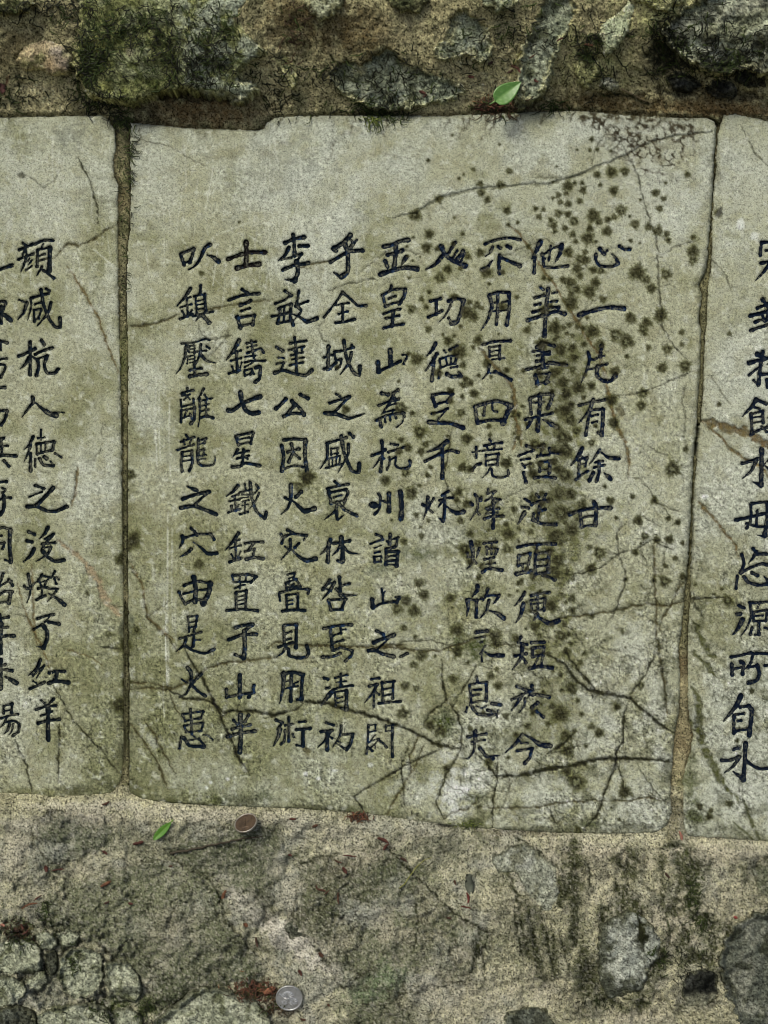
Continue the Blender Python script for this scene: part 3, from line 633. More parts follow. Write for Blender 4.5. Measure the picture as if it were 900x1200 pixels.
# dark wandering growth under the top edge
V_r = np.abs(fbm(UU, VV, 11, 3, 91)); V_m = sm(0.21, 0.12, V_r * (0.75 + 0.5 * sm(130, 215, VV))) * sm(-0.35, 0.0, perlin(UU, VV, 12, 95) + 0.1)
ex = sm(1.15, 0.75, np.sqrt(((UU - 758 - (VV - 130) * 0.10) / 62) ** 2 + ((VV - 128) / 85) ** 2) + N_hi * 0.25)
ex2 = sm(1.1, 0.7, np.sqrt(((UU - 705) / 44) ** 2 + ((VV - 128) / 26) ** 2) + N_hi * 0.3)
exm = np.maximum(ex, ex2)
mixc(C, (0.045, 0.034, 0.018), V_m * exm * 0.95)
mixc(C, (0.12, 0.10, 0.06), sm(0.05, 0.4, N_hi + N_f * .5) * exm * 0.35)
# dirt washed over the top edge from the joint
for u, v, L in ((545,138,22),(551,138,14),(570,138,16),(580,137,20),(572,137,28),(528,138,12),(455,138,22),(330,140,10),(415,140,20),(300,155,6),(392,165,22),(240,155,12),(165,150,20),(640,133,12),(610,134,10)):
    r = line_dist([(u, v), (u - 2, v + L * .5), (u - 7, v + L)], 6, 1.6)
    w, d, T = r
    mixc(C[w], (0.06, 0.048, 0.025), (1 - sm(0.5, 1.9, d + T * 0.6)) * 0.75)
eg = sm(9, 0, SD_ALL + N_hi * 6)
mixc(C, (0.11, 0.105, 0.055), eg * 0.45 * sm(-0.4, 0.3, N_f + N_mid))
# net of hairline cracks and soot-like mottling, strongest at the lower right
def net(sc, sd_, thr): return sm(thr, thr * 0.25, np.abs(fbm(UU, VV, sc, 3, sd_)))
zn = sm(520, 680, UU) * sm(560, 700, VV) * sm(-0.35, 0.15, N_mid)
zall = sm(-0.05, 0.35, fbm(UU, VV, 70, 3, 121))
mixc(C, (0.060, 0.060, 0.034), net(26, 123, 0.042) * np.maximum(zn, zall * 0.45) * 0.70)
mixc(C, (0.060, 0.058, 0.032), net(11, 127, 0.075) * np.maximum(zn * 0.8, zall * 0.30) * 0.65)
mixc(C, (0.075, 0.080, 0.042), sm(0.08, 0.42, fbm(UU, VV, 22, 5, 129, 0.65)) * (0.12 + 0.42 * sm(420, 620, UU) * sm(600, 760, VV)))
mixc(C, (0.50, 0.51, 0.45), sm(0.22, 0.5, fbm(UU, VV, 12, 4, 131, 0.65)) * 0.45)
# lichen rosettes
LICH = np.zeros(UU.shape, np.float32)
spots = []
for ln in MARKS.strip().splitlines():
    if ln[0] == 'S':
        _, a, b, s = ln.split(); ou, ov, sc = float(a), float(b), float(s); continue
    for it in ln.split('/'):
        x, y, r = map(float, it.split()); spots.append((ou + x / sc, ov + y / sc, r / sc))
for i in range(130):                       # small satellites in the dense band
    t = random.random()
    u = random.gauss(652 - 12 * t, 17); v = 320 + 560 * t + random.gauss(0, 12)
    if random.random() < 0.25: u, v = random.gauss(560, 50), random.gauss(560, 150)
    spots.append((u, v, random.uniform(0.9, 3.6)))
for (u, v, r) in spots:
    r *= 0.97; R = r * 2.4 + 4
    w = win(u - R, v - R, u + R, v + R)
    if not w: continue
    du, dv = UU[w] - u, VV[w] - v
    th = np.arctan2(dv, du); ph = (u * 7.1 + v * 3.3)
    q = np.hypot(du, dv) / r
    q = q * (1 + 0.10 * np.sin(3 * th + ph) + 0.07 * np.sin(5 * th + ph * 2)) + (N_f[w] * 0.34 + SPK[w] * 0.26)
    q = q + 0.12 * np.sin(13 * th + ph) * sm(0.5, 1.1, q)
    m = 1 - sm(0.60, 1.48, q)
    if r > 3.6: m = m * (1 - 0.55 * sm(0.30, 0.08, q + 0.2 * math.sin(ph)) * (1 if math.sin(ph * 1.7) > 0.3 else 0))
    m = m * (0.80 + 0.2 * sm(-0.3, 0.1, N_f[w] + SPK[w] * .5))
    if v > 560 and u < 700: m = m * 0.86
    LICH[w] = np.maximum(LICH[w], m)
band = sm(1.0, 0.2, np.abs(UU - (668 - (VV - 300) * 0.045)) / 46 + N_mid * 0.3) * sm(360, 430, VV) * sm(900, 640, VV)
LICH = np.maximum(LICH, band * sm(0.02, 0.30, N_hi + 0.5 * N_f) * 0.62)
mixc(C, (0.074, 0.070, 0.026), np.minimum(LICH * 1.15, 1) * 0.92)
mixc(C, (0.020, 0.020, 0.008), sm(0.5, 0.95, LICH) * sm(-0.3, 0.2, N_f + SPK * 0.6) * 0.80)
mixc(C, (0.13, 0.14, 0.045), sm(0.10, 0.35, LICH) * sm(0.75, 0.45, LICH) * 0.45)
# a grey flake mark and a few chips
for poly, c in (([(844,242),(847,242),(846,250),(842,256),(838,252)], (0.12,0.12,0.10)), ([(721,479),(727,474),(731,480),(733,486),(728,489)], (0.13,0.12,0.07)), ([(352,877),(359,874),(365,880),(361,886)], (0.13,0.12,0.06)), ([(22,203),(26,200),(31,209),(20,208)], (0.11,0.11,0.08)), ([(308,741),(313,741),(310,747)], (0.14,0.12,0.07)), ([(728,736),(731,736),(731,744),(728,744)], (0.07,0.07,0.03))):
    s_ = poly_sd(UU + WU2 * .5, VV + WV2 * .5, poly); mixc(C, c, sm(-0.6, 0.6, s_) * 0.85)
# fine pits and grain; coarser at the foot of the tablets
gr = sm(0.28, 0.75, SPK + 0.25 * N_hi - 0.10 + 0.16 * sm(500, 900, VV))
GA = 0.40 + 0.60 * sm(330, 800, VV + 0.25 * (UU - 450)) * (0.7 + 0.3 * sm(-0.2, 0.3, N_mid)); GA = np.maximum(1.25 * GA * (0.65 + 0.5 * sm(-0.3, 0.3, N_mid)), 0.22)
C *= (1 - 0.72 * gr * GA)[..., None]
C *= (1 + 0.40 * GA * sm(0.30, 0.7, perlin(UU, VV, 2.6, 83) - 0.2 * N_hi))[..., None]
C *= (1 + GA * (0.11 * N_g + 0.50 * N_f))[..., None]
C *= (1 + 0.10 * N_hi)[..., None]
C *= (1 - 0.62 * CKM * sm(-0.6, 0.0, N_f + 0.3))[..., None]
C *= (1 - 0.22 * sm(0.4, 0.9, LICH) * sm(380, 480, VV))[..., None]
C *= 1.07 * np.array((0.965, 1.0, 0.955), np.float32)
HS -= gr * 0.30
HS += N_f * 0.16 + N_g * 0.03
HS -= LICH * -0.25
def punch(A, p, g):
    L = A.mean(-1, keepdims=True)
    return A * (np.maximum(L, 1e-4) / p) ** (g - 1)
def soft(A, r):
    """local mean over a (2r+1) square"""
    k = 2 * r + 1
    P = np.pad(A, r, mode='edge').astype(np.float64)
    P = np.cumsum(P, 0); P = np.vstack([P[k - 1:k], P[k:] - P[:-k]])
    P = np.cumsum(P, 1); P = np.hstack([P[:, k - 1:k], P[:, k:] - P[:, :-k]])
    return (P / k / k).astype(np.float32)
def patchy(A, p, g, r=4):
    p = np.asarray(p, np.float32)[..., None] if np.ndim(p) else p
    """stronger difference between stained and clean patches, grain left alone"""
    return A * (soft(A.mean(-1), r)[..., None] / p) ** g
C = np.clip(punch(patchy(C, 0.30, 0.07), 0.30, 1.15), 0.010, 0.75)
CS = C

# ---------------------------------------------------------------- lettering
GROOVE = np.zeros(UU.shape, np.float32)
def smooth_poly(P, step=0.45):
    P = np.asarray(P, np.float64)
    if len(P) > 2:
        Q = np.vstack([2 * P[0] - P[1], P, 2 * P[-1] - P[-2]])
        out = []
        for i in range(1, len(Q) - 2):
            p0, p1, p2, p3 = Q[i - 1:i + 3]
            n = max(2, int(np.hypot(*(p2 - p1)) / step))
            t = (np.arange(n) / n)[:, None]
            cr = 0.5 * (2 * p1 + (p2 - p0) * t + (2 * p0 - 5 * p1 + 4 * p2 - p3) * t ** 2 + (3 * p1 - p0 - 3 * p2 + p3) * t ** 3)
            li = p1 + (p2 - p1) * t
            out.append(0.6 * cr + 0.4 * li)
        out.append(P[-1:])
        return np.vstack(out)
    n = max(2, int(np.hypot(*(P[1] - P[0])) / step))
    t = (np.arange(n + 1) / n)[:, None]
    bow = np.sin(t * np.pi) * np.array([[0.0, -0.012]]) * np.hypot(*(P[1] - P[0]))
    return P[0] + (P[1] - P[0]) * t + bow
CHARS = []
for ln in STROKES.strip().splitlines():
    if ln[0] == 'W':
        t = ln.split(); ou, ov = float(t[1]), float(t[2]); sc = float(t[3]) if len(t) > 3 else 20 / 3; continue
    if ln[0] in 'CK':
        CHARS.append([ln[0], ln.split()[1], []]); continue
    for st in ln.split('/'):
        t = st.split()
        if len(t) < 5: continue
        mode = t[-1][-1] if t[-1][-1] in 'az' else ''
        wd = float(t[-1].rstrip('az')) / sc * 1.27 + 0.38
        p = np.array(list(map(float, t[:-1]))).reshape(-1, 2) / sc + (ou, ov)
        q = smooth_poly(p)
        s = np.linspace(0, 1, len(q))
        prof = 0.88 + 0.20 * np.exp(-(s / 0.13) ** 2) + 0.24 * np.exp(-((1 - s) / 0.15) ** 2)
        if mode == 'z': prof = 1.12 - 0.80 * s ** 1.6
        if mode == 'a': prof = 0.42 + 0.75 * sm(0, 0.8, s)
        prof = prof * (1 + 0.07 * np.sin(s * 19 + p[0, 0]))
        CHARS[-1][2].append((q, wd * 0.48 * prof))

def char_field(strokes, U, V):
    sd = np.full(U.shape, -50.0)
    hwf = np.ones(U.shape)
    u0, v0 = U[0, 0], V[0, 0]; st = U[0, 1] - U[0, 0]
    for q, r in strokes:
        a = max(0, int((q[:, 0].min() - 5 - u0) / st)); b = int((q[:, 0].max() + 5 - u0) / st) + 1
        c = max(0, int((q[:, 1].min() - 5 - v0) / st)); d = int((q[:, 1].max() + 5 - v0) / st) + 1
        Uw, Vw = U[c:d, a:b], V[c:d, a:b]
        best = np.full(Uw.shape, -50.0); bh = np.ones(Uw.shape)
        for k in range(0, len(q)):
            dd = r[k] - np.hypot(Uw - q[k, 0], Vw - q[k, 1])
            m = dd > best
            best = np.where(m, dd, best); bh = np.where(m, r[k], bh)
        m = best > sd[c:d, a:b]
        sd[c:d, a:b] = np.where(m, best, sd[c:d, a:b]); hwf[c:d, a:b] = np.where(m, bh, hwf[c:d, a:b])
    return sd, hwf

CH = []
CST = 0.66
for kind, chn, strokes in CHARS:
    allq = np.vstack([q for q, r in strokes])
    u0, v0 = np.floor(allq.min(0) - 6); u1, v1 = np.ceil(allq.max(0) + 6)
    us = np.arange(u0, u1, CST); vs = np.arange(v0, v1, CST)
    U, V = np.meshgrid(us, vs)
    sd, hw = char_field(strokes, U, V)
    Uf, Vf = U.astype(np.float32), V.astype(np.float32)
    sd = sd + perlin(Uf, Vf, 3.1, 201) * 0.42 + perlin(Uf, Vf, 1.5, 203) * 0.22
    CH.append((kind, chn, us, vs, U, V, sd, hw))
    w = win(u0, v0, u1 - 1, v1 - 1)
    if w:                                  # groove on the tablet (sampled back onto whole units)
        ci = np.clip(((UU[w] - u0) / CST).astype(int), 0, len(us) - 1); ri = np.clip(((VV[w] - v0) / CST).astype(int), 0, len(vs) - 1)
        GROOVE[w] = np.maximum(GROOVE[w], sm(-1.5, 1.5, sd[ri, ci]))
HS -= GROOVE * 3.0
rim = sm(0.12, 0.45, GROOVE) * sm(0.8, 0.4, GROOVE)
mixc(CS, (0.045, 0.046, 0.034), rim * 0.45)     # darker lips of the cut strokes

TILT = {"main": (0.0, 0.0, 0.0), "left": (-1.5, 0.004, 0.0), "right": (1.5, -0.006, 0.002)}
def tab_z(name, U, V, h):
    a, b, c = TILT[name]
    return h + a + (U - 450) * b * 0.5 + (V - 600) * c

def samp(A, U, V):
    """bilinear sample with mirrored continuation beyond the worked area"""
    x = np.abs((np.asarray(U, np.float64) - U0)); x = (W_ - 1) - np.abs((x % (2 * (W_ - 1))) - (W_ - 1))
    y = np.abs((np.asarray(V, np.float64) - V0)); y = (H_ - 1) - np.abs((y % (2 * (H_ - 1))) - (H_ - 1))
    xi = np.clip(x.astype(int), 0, W_ - 2); yi = np.clip(y.astype(int), 0, H_ - 2)
    fx = x - xi; fy = y - yi
    if A.ndim == 3: fx = fx[..., None]; fy = fy[..., None]
    return (A[yi, xi] * (1 - fx) + A[yi, xi + 1] * fx) * (1 - fy) + (A[yi + 1, xi] * (1 - fx) + A[yi + 1, xi + 1] * fx) * fy

# ---------------------------------------------------------------- object helpers
def to_local(u, v, z):
    f = 1 - z / DP
    return np.stack([(u - 450) * PX * f, -(v - 600) * PX * f, z * PX], -1)

def make_mesh(name, verts, faces, cols=None, mat=None, smooth=True):
    me = bpy.data.meshes.new(name)
    verts = np.asarray(verts, np.float32)
    me.vertices.add(len(verts)); me.vertices.foreach_set("co", verts.ravel())
    if isinstance(faces, np.ndarray):
        n, k = faces.shape
        me.loops.add(n * k); me.polygons.add(n)
        me.loops.foreach_set("vertex_index", faces.astype(np.int32).ravel())
        me.polygons.foreach_set("loop_start", (np.arange(n) * k).astype(np.int32))
        me.polygons.foreach_set("loop_total", np.full(n, k, np.int32))
    else:
        tot = np.array([len(f) for f in faces], np.int32)
        me.loops.add(int(tot.sum())); me.polygons.add(len(faces))
        me.loops.foreach_set("vertex_index", np.concatenate([np.asarray(f, np.int32) for f in faces]))
        me.polygons.foreach_set("loop_start", np.concatenate([[0], np.cumsum(tot)[:-1]]).astype(np.int32))
        me.polygons.foreach_set("loop_total", tot)
    me.update(calc_edges=True)
    if cols is not None:
        ca = me.color_attributes.new("Col", 'FLOAT_COLOR', 'POINT')
        c4 = np.ones((len(verts), 4), np.float32); c4[:, :3] = cols
        ca.data.foreach_set("color", c4.ravel())
    me.polygons.foreach_set("use_smooth", np.full(len(me.polygons), smooth, bool))
    if mat: me.materials.append(mat)
    me.validate()
    return me

def add(name, data, parent=None, loc=None, label=None, cat=None, group=None, kind=None):
    """loc: position in the wall's own frame"""
    o = bpy.data.objects.new(name, data); COL.objects.link(o)
    if parent is not None:
        o.parent = parent
    else:
        o.matrix_world = M @ Matrix.Translation(loc if loc is not None else (0, 0, 0))
    if label: o["label"] = label
    if cat: o["category"] = cat
    if group: o["group"] = group
    if kind: o["kind"] = kind
    return o

def sheet(us, vs, Z, Cc, keep, depth=None, origin=(0, 0, 0)):
    """grid mesh with kept cells; when depth is given its rim goes down to a closed back, so the piece is solid"""
    nv, nu = Z.shape
    U, V = np.meshgrid(us, vs)
    P = to_local(U, V, Z).reshape(-1, 3) - np.asarray(origin)
    idx = np.arange(nv * nu).reshape(nv, nu)
    a, b, c, d = idx[:-1, :-1], idx[1:, :-1], idx[1:, 1:], idx[:-1, 1:]
    F = np.stack([a, b, c, d], -1)[keep].reshape(-1, 4)
    used = np.zeros(nv * nu, bool); used[F.ravel()] = True
    remap = np.cumsum(used) - 1
    P = P[used]; Cc = Cc.reshape(-1, 3)[used]; F = remap[F]
    if depth is not None and len(F):
        E = np.concatenate([F[:, [0, 1]], F[:, [1, 2]], F[:, [2, 3]], F[:, [3, 0]]])
        key = np.sort(E, 1); k = key[:, 0].astype(np.int64) * (len(P) + 1) + key[:, 1]
        _, inv, cnt = np.unique(k, return_inverse=True, return_counts=True)
        B = E[cnt[inv] == 1]
        bv = np.unique(B); m2 = np.full(len(P), -1); m2[bv] = np.arange(len(bv)) + len(P)
        Q = P[bv].copy(); Q[:, 2] = depth * PX - origin[2]
        cen = Q.mean(0, keepdims=True); ci = len(P) + len(Q)
        side = np.stack([B[:, 1], B[:, 0], m2[B[:, 0]], m2[B[:, 1]]], -1)
        back = np.stack([m2[B[:, 1]], m2[B[:, 0]], np.full(len(B), ci), np.full(len(B), ci)], -1)
        tri = back[:, :3]
        P = np.vstack([P, Q, cen])
        Cc = np.vstack([Cc, Cc[remap_idx(bv)] * 0.8, Cc[:1]])
        F = [f for f in np.vstack([F, side])] if False else (np.vstack([F, side]), tri)
        return P, Cc, F
    return P, Cc, (F, None)
def remap_idx(x): return x

def mesh_qt(name, P, Cc, FF, mat, smooth=True):
    Q, T = FF
    if T is None or len(T) == 0: return make_mesh(name, P, Q, Cc, mat, smooth)
    me = bpy.data.meshes.new(name)
    P = np.asarray(P, np.float32)
    me.vertices.add(len(P)); me.vertices.foreach_set("co", P.ravel())
    nq, nt = len(Q), len(T)
    me.loops.add(nq * 4 + nt * 3); me.polygons.add(nq + nt)
    me.loops.foreach_set("vertex_index", np.concatenate([Q.ravel(), T.ravel()]).astype(np.int32))
    me.polygons.foreach_set("loop_start", np.concatenate([np.arange(nq) * 4, nq * 4 + np.arange(nt) * 3]).astype(np.int32))
    me.polygons.foreach_set("loop_total", np.concatenate([np.full(nq, 4), np.full(nt, 3)]).astype(np.int32))
    me.update(calc_edges=True)
    ca = me.color_attributes.new("Col", 'FLOAT_COLOR', 'POINT')
    c4 = np.ones((len(P), 4), np.float32); c4[:, :3] = Cc
    ca.data.foreach_set("color", c4.ravel())
    me.polygons.foreach_set("use_smooth", np.full(nq + nt, smooth, bool))
    me.materials.append(mat)
    return me

# ---------------------------------------------------------------- materials
def rock_material(name, rough=0.9, n_scale=900, n_amt=0.35, bump=0.35, bump_scale=600, dark=0.0, dist=0.0006, spec=0.25):
    m = bpy.data.materials.new(name); m.use_nodes = True
    nt = m.node_tree; N = nt.nodes; L = nt.links
    bs = N["Principled BSDF"]
    at = N.new("ShaderNodeAttribute"); at.attribute_name = "Col"
    tc = N.new("ShaderNodeTexCoord")
    n1 = N.new("ShaderNodeTexNoise"); n1.inputs["Scale"].default_value = n_scale; n1.inputs["Detail"].default_value = 3; n1.inputs["Roughness"].default_value = 0.65
    L.new(tc.outputs["Object"], n1.inputs["Vector"])
    mr = N.new("ShaderNodeMapRange"); mr.inputs[1].default_value = 0.28; mr.inputs[2].default_value = 0.72
    mr.inputs[3].default_value = 1 - n_amt; mr.inputs[4].default_value = 1 + n_amt
    L.new(n1.outputs["Fac"], mr.inputs[0])
    vm = N.new("ShaderNodeVectorMath"); vm.operation = 'SCALE'
    L.new(at.outputs["Color"], vm.inputs[0]); L.new(mr.outputs[0], vm.inputs["Scale"])
    out = vm.outputs[0]
    if dark > 0:                                    # tiny dark grains
        v1 = N.new("ShaderNodeTexNoise"); v1.inputs["Scale"].default_value = n_scale * 0.62; v1.inputs["Detail"].default_value = 2
        L.new(tc.outputs["Object"], v1.inputs["Vector"])
        m2 = N.new("ShaderNodeMapRange"); m2.inputs[1].default_value = 0.53; m2.inputs[2].default_value = 0.66; m2.inputs[3].default_value = 1; m2.inputs[4].default_value = 1 - dark
        L.new(v1.outputs["Fac"], m2.inputs[0])
        v2 = N.new("ShaderNodeVectorMath"); v2.operation = 'SCALE'
        L.new(out, v2.inputs[0]); L.new(m2.outputs[0], v2.inputs["Scale"]); out = v2.outputs[0]
    L.new(out, bs.inputs["Base Color"])
    bs.inputs["Roughness"].default_value = rough
    bs.inputs["Specular IOR Level"].default_value = spec
    n2 = N.new("ShaderNodeTexNoise"); n2.inputs["Scale"].default_value = bump_scale; n2.inputs["Detail"].default_value = 5; n2.inputs["Roughness"].default_value = 0.7
    L.new(tc.outputs["Object"], n2.inputs["Vector"])
    bp = N.new("ShaderNodeBump"); bp.inputs["Strength"].default_value = bump; bp.inputs["Distance"].default_value = dist
    L.new(n2.outputs["Fac"], bp.inputs["Height"]); L.new(bp.outputs[0], bs.inputs["Normal"])
    return m
MAT_TAB = rock_material("weathered_limestone_slab", 0.85, 1000, 0.34, 0.7, 560, 0.42, 0.0010, 0.04)
MAT_MORTAR = rock_material("sandy_lime_mortar", 0.95, 900, 0.62, 0.9, 460, 0.80, 0.0014, 0.03)
MAT_ROCK = rock_material("rough_field_stone", 0.9, 900, 0.50, 1.0, 400, 0.70, 0.0013, 0.06)
MAT_PAINT = rock_material("worn_blue_black_paint", 0.85, 700, 0.35, 0.5, 700, 0.0, 0.0005, 0.08)
MAT_PLANT = rock_material("plant_matter", 0.75, 500, 0.25, 0.2, 300, 0.0, 0.0004)

# ---------------------------------------------------------------- the three inscribed tablets
def axis(lo, hi, step, far):
    """whole-unit positions inside the worked area, coarser beyond it"""
    return grade(np.arange(max(lo, U0 + 1), min(hi, U1 - 1) + 0.001, step), lo, hi, step, far)
def grade(core, lo, hi, step, far):
    a, x, st = [], core[0], 4.5
    while x > lo:
        x -= st; a.append(max(x, lo)); st = st if core[0] - x < 330 else far
    b, x, st = [], core[-1], 4.5
    while x < hi:
        x += st; b.append(min(x, hi)); st = st if x - core[-1] < 330 else far
    return np.concatenate([a[::-1], core, b])
def vaxis(lo, hi, step, far):
    return grade(np.arange(max(lo, V0 + 1), min(hi, V1 - 1) + 0.001, step), lo, hi, step, far)

TABS = {}
HS_ng = HS + GROOVE * 3.0
def tablet(name, poly, label, step):
    P = np.array(poly)
    us = axis(P[:, 0].min() - 4, P[:, 0].max() + 4, step, 7); vs = np.arange(np.floor(P[:, 1].min() - 4), P[:, 1].max() + 5, step)
    U, V = np.meshgrid(us, vs)
    U = U.astype(np.float32); V = V.astype(np.float32)
    wu = samp(WU * .5 + WU2 * .5, U, V); wv = samp(WV * .5 + WV2 * .5, U, V)
    s = poly_sd((U + wu).astype(np.float32), (V + wv).astype(np.float32), poly)
    inside = (U > U0) & (U < U1)
    h = np.where(inside, samp(HS, U, V), samp(HS_ng, U, V))
    Z = tab_z(name, U, V, h)
    nh = samp(N_hi, U, V)
    foot = sm(880, 940, V)
    Z = Z - (1.3 - 0.8 * foot) * sm(5, 0, s + nh * 3) ** 2 - (1.2 - 0.7 * foot) * sm(2.0, 0, s)
    Z = np.where(s < 0, Z + s * 7, Z)
    keep4 = (s > -1.6)
    keep = keep4[:-1, :-1] & keep4[1:, :-1] & keep4[1:, 1:] & keep4[:-1, 1:]
    cu, cv = P[:, 0].mean(), P[:, 1].max()
    cu = 0.5 * (P[:, 0].min() + P[:, 0].max())
    org = to_local(np.float64(cu), np.float64(cv), 0.0)
    Pm, Cm, FF = sheet(us, vs, Z, samp(CS, U, V), keep, -70, org)
    root = add("inscribed_tablet", None, loc=Vector(org), label=label, cat="stone tablet", group="inscribed stone tablets set side by side in the wall")
    root.empty_display_size = 0.05
    add("slab", mesh_qt("slab", Pm, Cm, FF, MAT_TAB), root)
    TABS[name] = (root, org)
tablet("main", TAB_MAIN, "wide middle tablet with nine columns of characters and many dark lichen spots", 1.22)
tablet("left", TAB_LEFT, "left tablet with two columns of characters, beside the mossy mortar joint", 1.3)
tablet("right", TAB_RIGHT, "right tablet with one cut-off column, crossed by a brown vein", 1.3)

for kind, chn, us, vs, U, V, sd, hw in CH:
    cu = U[sd > 0].mean()
    name = "left" if cu < 146 else ("main" if cu < 800 else "right")
    root, org = TABS[name]
    nv, nu = sd.shape
    cc = 0.25 * (sd[:-1, :-1] + sd[1:, :-1] + sd[1:, 1:] + sd[:-1, 1:])
    keep = cc > 0
    gy, gx = np.gradient(sd, CST)
    g = np.hypot(gx, gy) + 1e-6
    mv = np.where(np.abs(sd) < 0.55, -sd, 0) * 0.9
    U2 = U + gx / g * mv; V2 = V + gy / g * mv
    Z = tab_z(name, U2, V2, samp(HS, U2, V2)) + 0.38
    if cu > 880:
        pass
    Uf, Vf = U.astype(np.float32), V.astype(np.float32)
    base = np.array((0.006, 0.012, 0.017)) if name == "left" else np.array((0.005, 0.012, 0.020))
    t = float(sm(380, 560, cu)) if name == "main" else (0.0 if name == "left" else 0.75)
    base = base * (1 - t) + np.array((0.004, 0.010, 0.026)) * t
    if kind == 'K': base = np.array((0.010, 0.009, 0.009))
    col = np.empty(U.shape + (3,)); col[:] = base
    n1 = fbm(Uf, Vf, 9, 3, 211); n2 = perlin(Uf, Vf, 2.0, 215); n3 = fbm(Uf, Vf, 30, 2, 219)
    mixc(col, (0.020, 0.060, 0.150), sm(0.32, 0.6, n1 + 0.25 * n2) * (0.55 if name == "main" else 0.15))
    mixc(col, (0.020, 0.026, 0.030), sm(0.1, 0.7, n2 + 0.3 * n1) * 0.15)
    # paint lost from the bed of the stroke, and stone showing through
    core = sm(0.25, 0.75, sd / np.maximum(hw, 0.6))
    wear = core * sm(0.02, 0.34, n3 * 0.7 + perlin(Uf, Vf, 6, 223) * 0.8) * (1.0 if name != "right" else 0.4)
    mixc(col, (0.20, 0.205, 0.15), wear * 0.80 * sm(-0.5, 0.4, n2))
    mixc(col, (0.16, 0.16, 0.10), sm(0.52, 0.8, perlin(Uf, Vf, 1.7, 231) + 0.35 * n3) * 0.5)
    col *= 0.75
    li = samp(LICH, U, V)
    mixc(col, (0.055, 0.052, 0.024), sm(0.35, 0.9, li) * 0.70)
    mixc(col, (0.17, 0.175, 0.12), sm(0.18, 0.5, perlin(Uf, Vf, 4.5, 237) + 0.25 * n2) * 0.55 * (float(sm(470, 600, cu)) * float(sm(800, 760, cu)) * 0.6 + 0.12))
    P, Cc, FF = sheet(us, vs, Z, col, keep, None, org)
    # write snapped positions
    idx = np.arange(nv * nu).reshape(nv, nu)
    used = np.zeros(nv * nu, bool)
    for q in (idx[:-1, :-1][keep], idx[1:, :-1][keep], idx[1:, 1:][keep], idx[:-1, 1:][keep]): used[q.ravel()] = True
    P = (to_local(U2, V2, Z).reshape(-1, 3) - org)[used]
    add("character", mesh_qt("character", P, Cc, FF, MAT_PAINT), root)

# ---------------------------------------------------------------- rubble masonry: relief and colour of the mortar, stone outlines
TABM = sm(-2, 5, SD_ALL)                         # under the tablets
H0 = np.zeros(UU.shape, np.float32)
up = sm(150, 20, VV); lo_ = sm(965, 1110, VV)
H0 += np.where(VV < 560, -7 + 62 * sm(146, 0, VV) ** 0.9 + 10 * sm(30, -30, VV), 0)
H0 += np.where(VV >= 560, 2.5 + 26 * lo_ + 10 * sm(1100, 1230, VV), 0)
rub = np.where((VV < 560) | (VV > 900), 1.0, 0.12).astype(np.float32)
UPD = 1 - 0.55 * (VV < 300)
RG = UPD * (0.32 - np.abs(fbm(UU, VV, 46, 5, 303, 0.6))) * 11 + (0.3 - np.abs(fbm(UU, VV, 15, 4, 304))) * 3.5
H0 += (fbm(UU, VV, 120, 3, 301) * 8 + N_mid * 5.0 * UPD + RG * np.where(VV > 900, 1.05, 0.75) + N_hi * 1.3 * UPD + N_f * 0.5) * rub * sm(0, 26, np.where(VV < 560, 150 - VV, VV - 950) + 14)
H0 += np.where(SD_ALL > -30, (N_hi * 0.6 + N_f * 0.35), 0) * (1 - rub * 0.6)
CM = np.empty(UU.shape + (3,), np.float32)
lowz = sm(900, 960, VV)
CM[:] = (0.355, 0.330, 0.222)
mixc(CM, (0.235, 0.205, 0.118), (1 - lowz) * 0.85)
mixc(CM, (0.205, 0.190, 0.115), sm(-0.1, 0.4, fbm(UU, VV, 60, 4, 305)) * 0.45)
mixc(CM, (0.36, 0.325, 0.225), sm(0.0, 0.5, fbm(UU, VV, 38, 3, 309)) * lowz * 0.5)
mixc(CM, (0.31, 0.285, 0.195), sm(540, 640, UU) * lowz * 0.35)
mixc(CM, (0.10, 0.105, 0.055), sm(0.1, 0.5, fbm(UU, VV, 30, 4, 313)) * 0.5)
# joints between tablets
def in_joint(u0, u1): return ((UU > u0) & (UU < u1) & (VV > 130) & (VV < 985) & (SD_ALL < 4)).astype(np.float32)
jl, jr = in_joint(125, 160) * sm(934, 926, VV), in_joint(780, 850)
H0 = np.where(jl > 0.5, -1.7 + N_hi * 1.3 + N_f * 0.7, H0)
H0 = np.where(jr > 0, -2.0 + N_hi * 1.6 + N_f * 0.9 - 1.6 * sm(-3.0, -0.5, SD_ALL), H0)
mixc(CM, (0.235, 0.210, 0.125), jl * 0.95); mixc(CM, (0.10, 0.105, 0.05), jl * sm(-0.1, 0.3, N_hi) * 0.7)
mixc(CM, (0.085, 0.090, 0.040), jl * sm(420, 620, VV) * 0.45 * sm(-0.4, 0.1, N_mid))
mixc(CM, (0.190, 0.175, 0.10), jr * 0.95)
mixc(CM, (0.29, 0.245, 0.155), jr * sm(740, 800, VV) * 0.8)
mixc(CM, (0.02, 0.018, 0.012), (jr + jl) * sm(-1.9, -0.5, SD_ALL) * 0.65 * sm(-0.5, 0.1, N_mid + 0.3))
for (u, v, a, b, dp) in ((832, 228, 6, 11, 30), (833, 200, 5, 30, 8), (834, 170, 4, 30, 9), (831, 262, 4, 26, 9), (827, 320, 6, 22, 5), (818, 380, 3, 60, 4), (816, 515, 7, 18, 50), (812, 600, 4, 60, 7), (809, 660, 4, 30, 7), (806, 620, 3, 80, 4), (838, 147, 6, 5, 6), (146, 500, 3, 60, 3)):
    r = blob(u, v, a, b, 0.7, 0.25)
    if r: w, m, _ = r; H0[w] -= m * dp
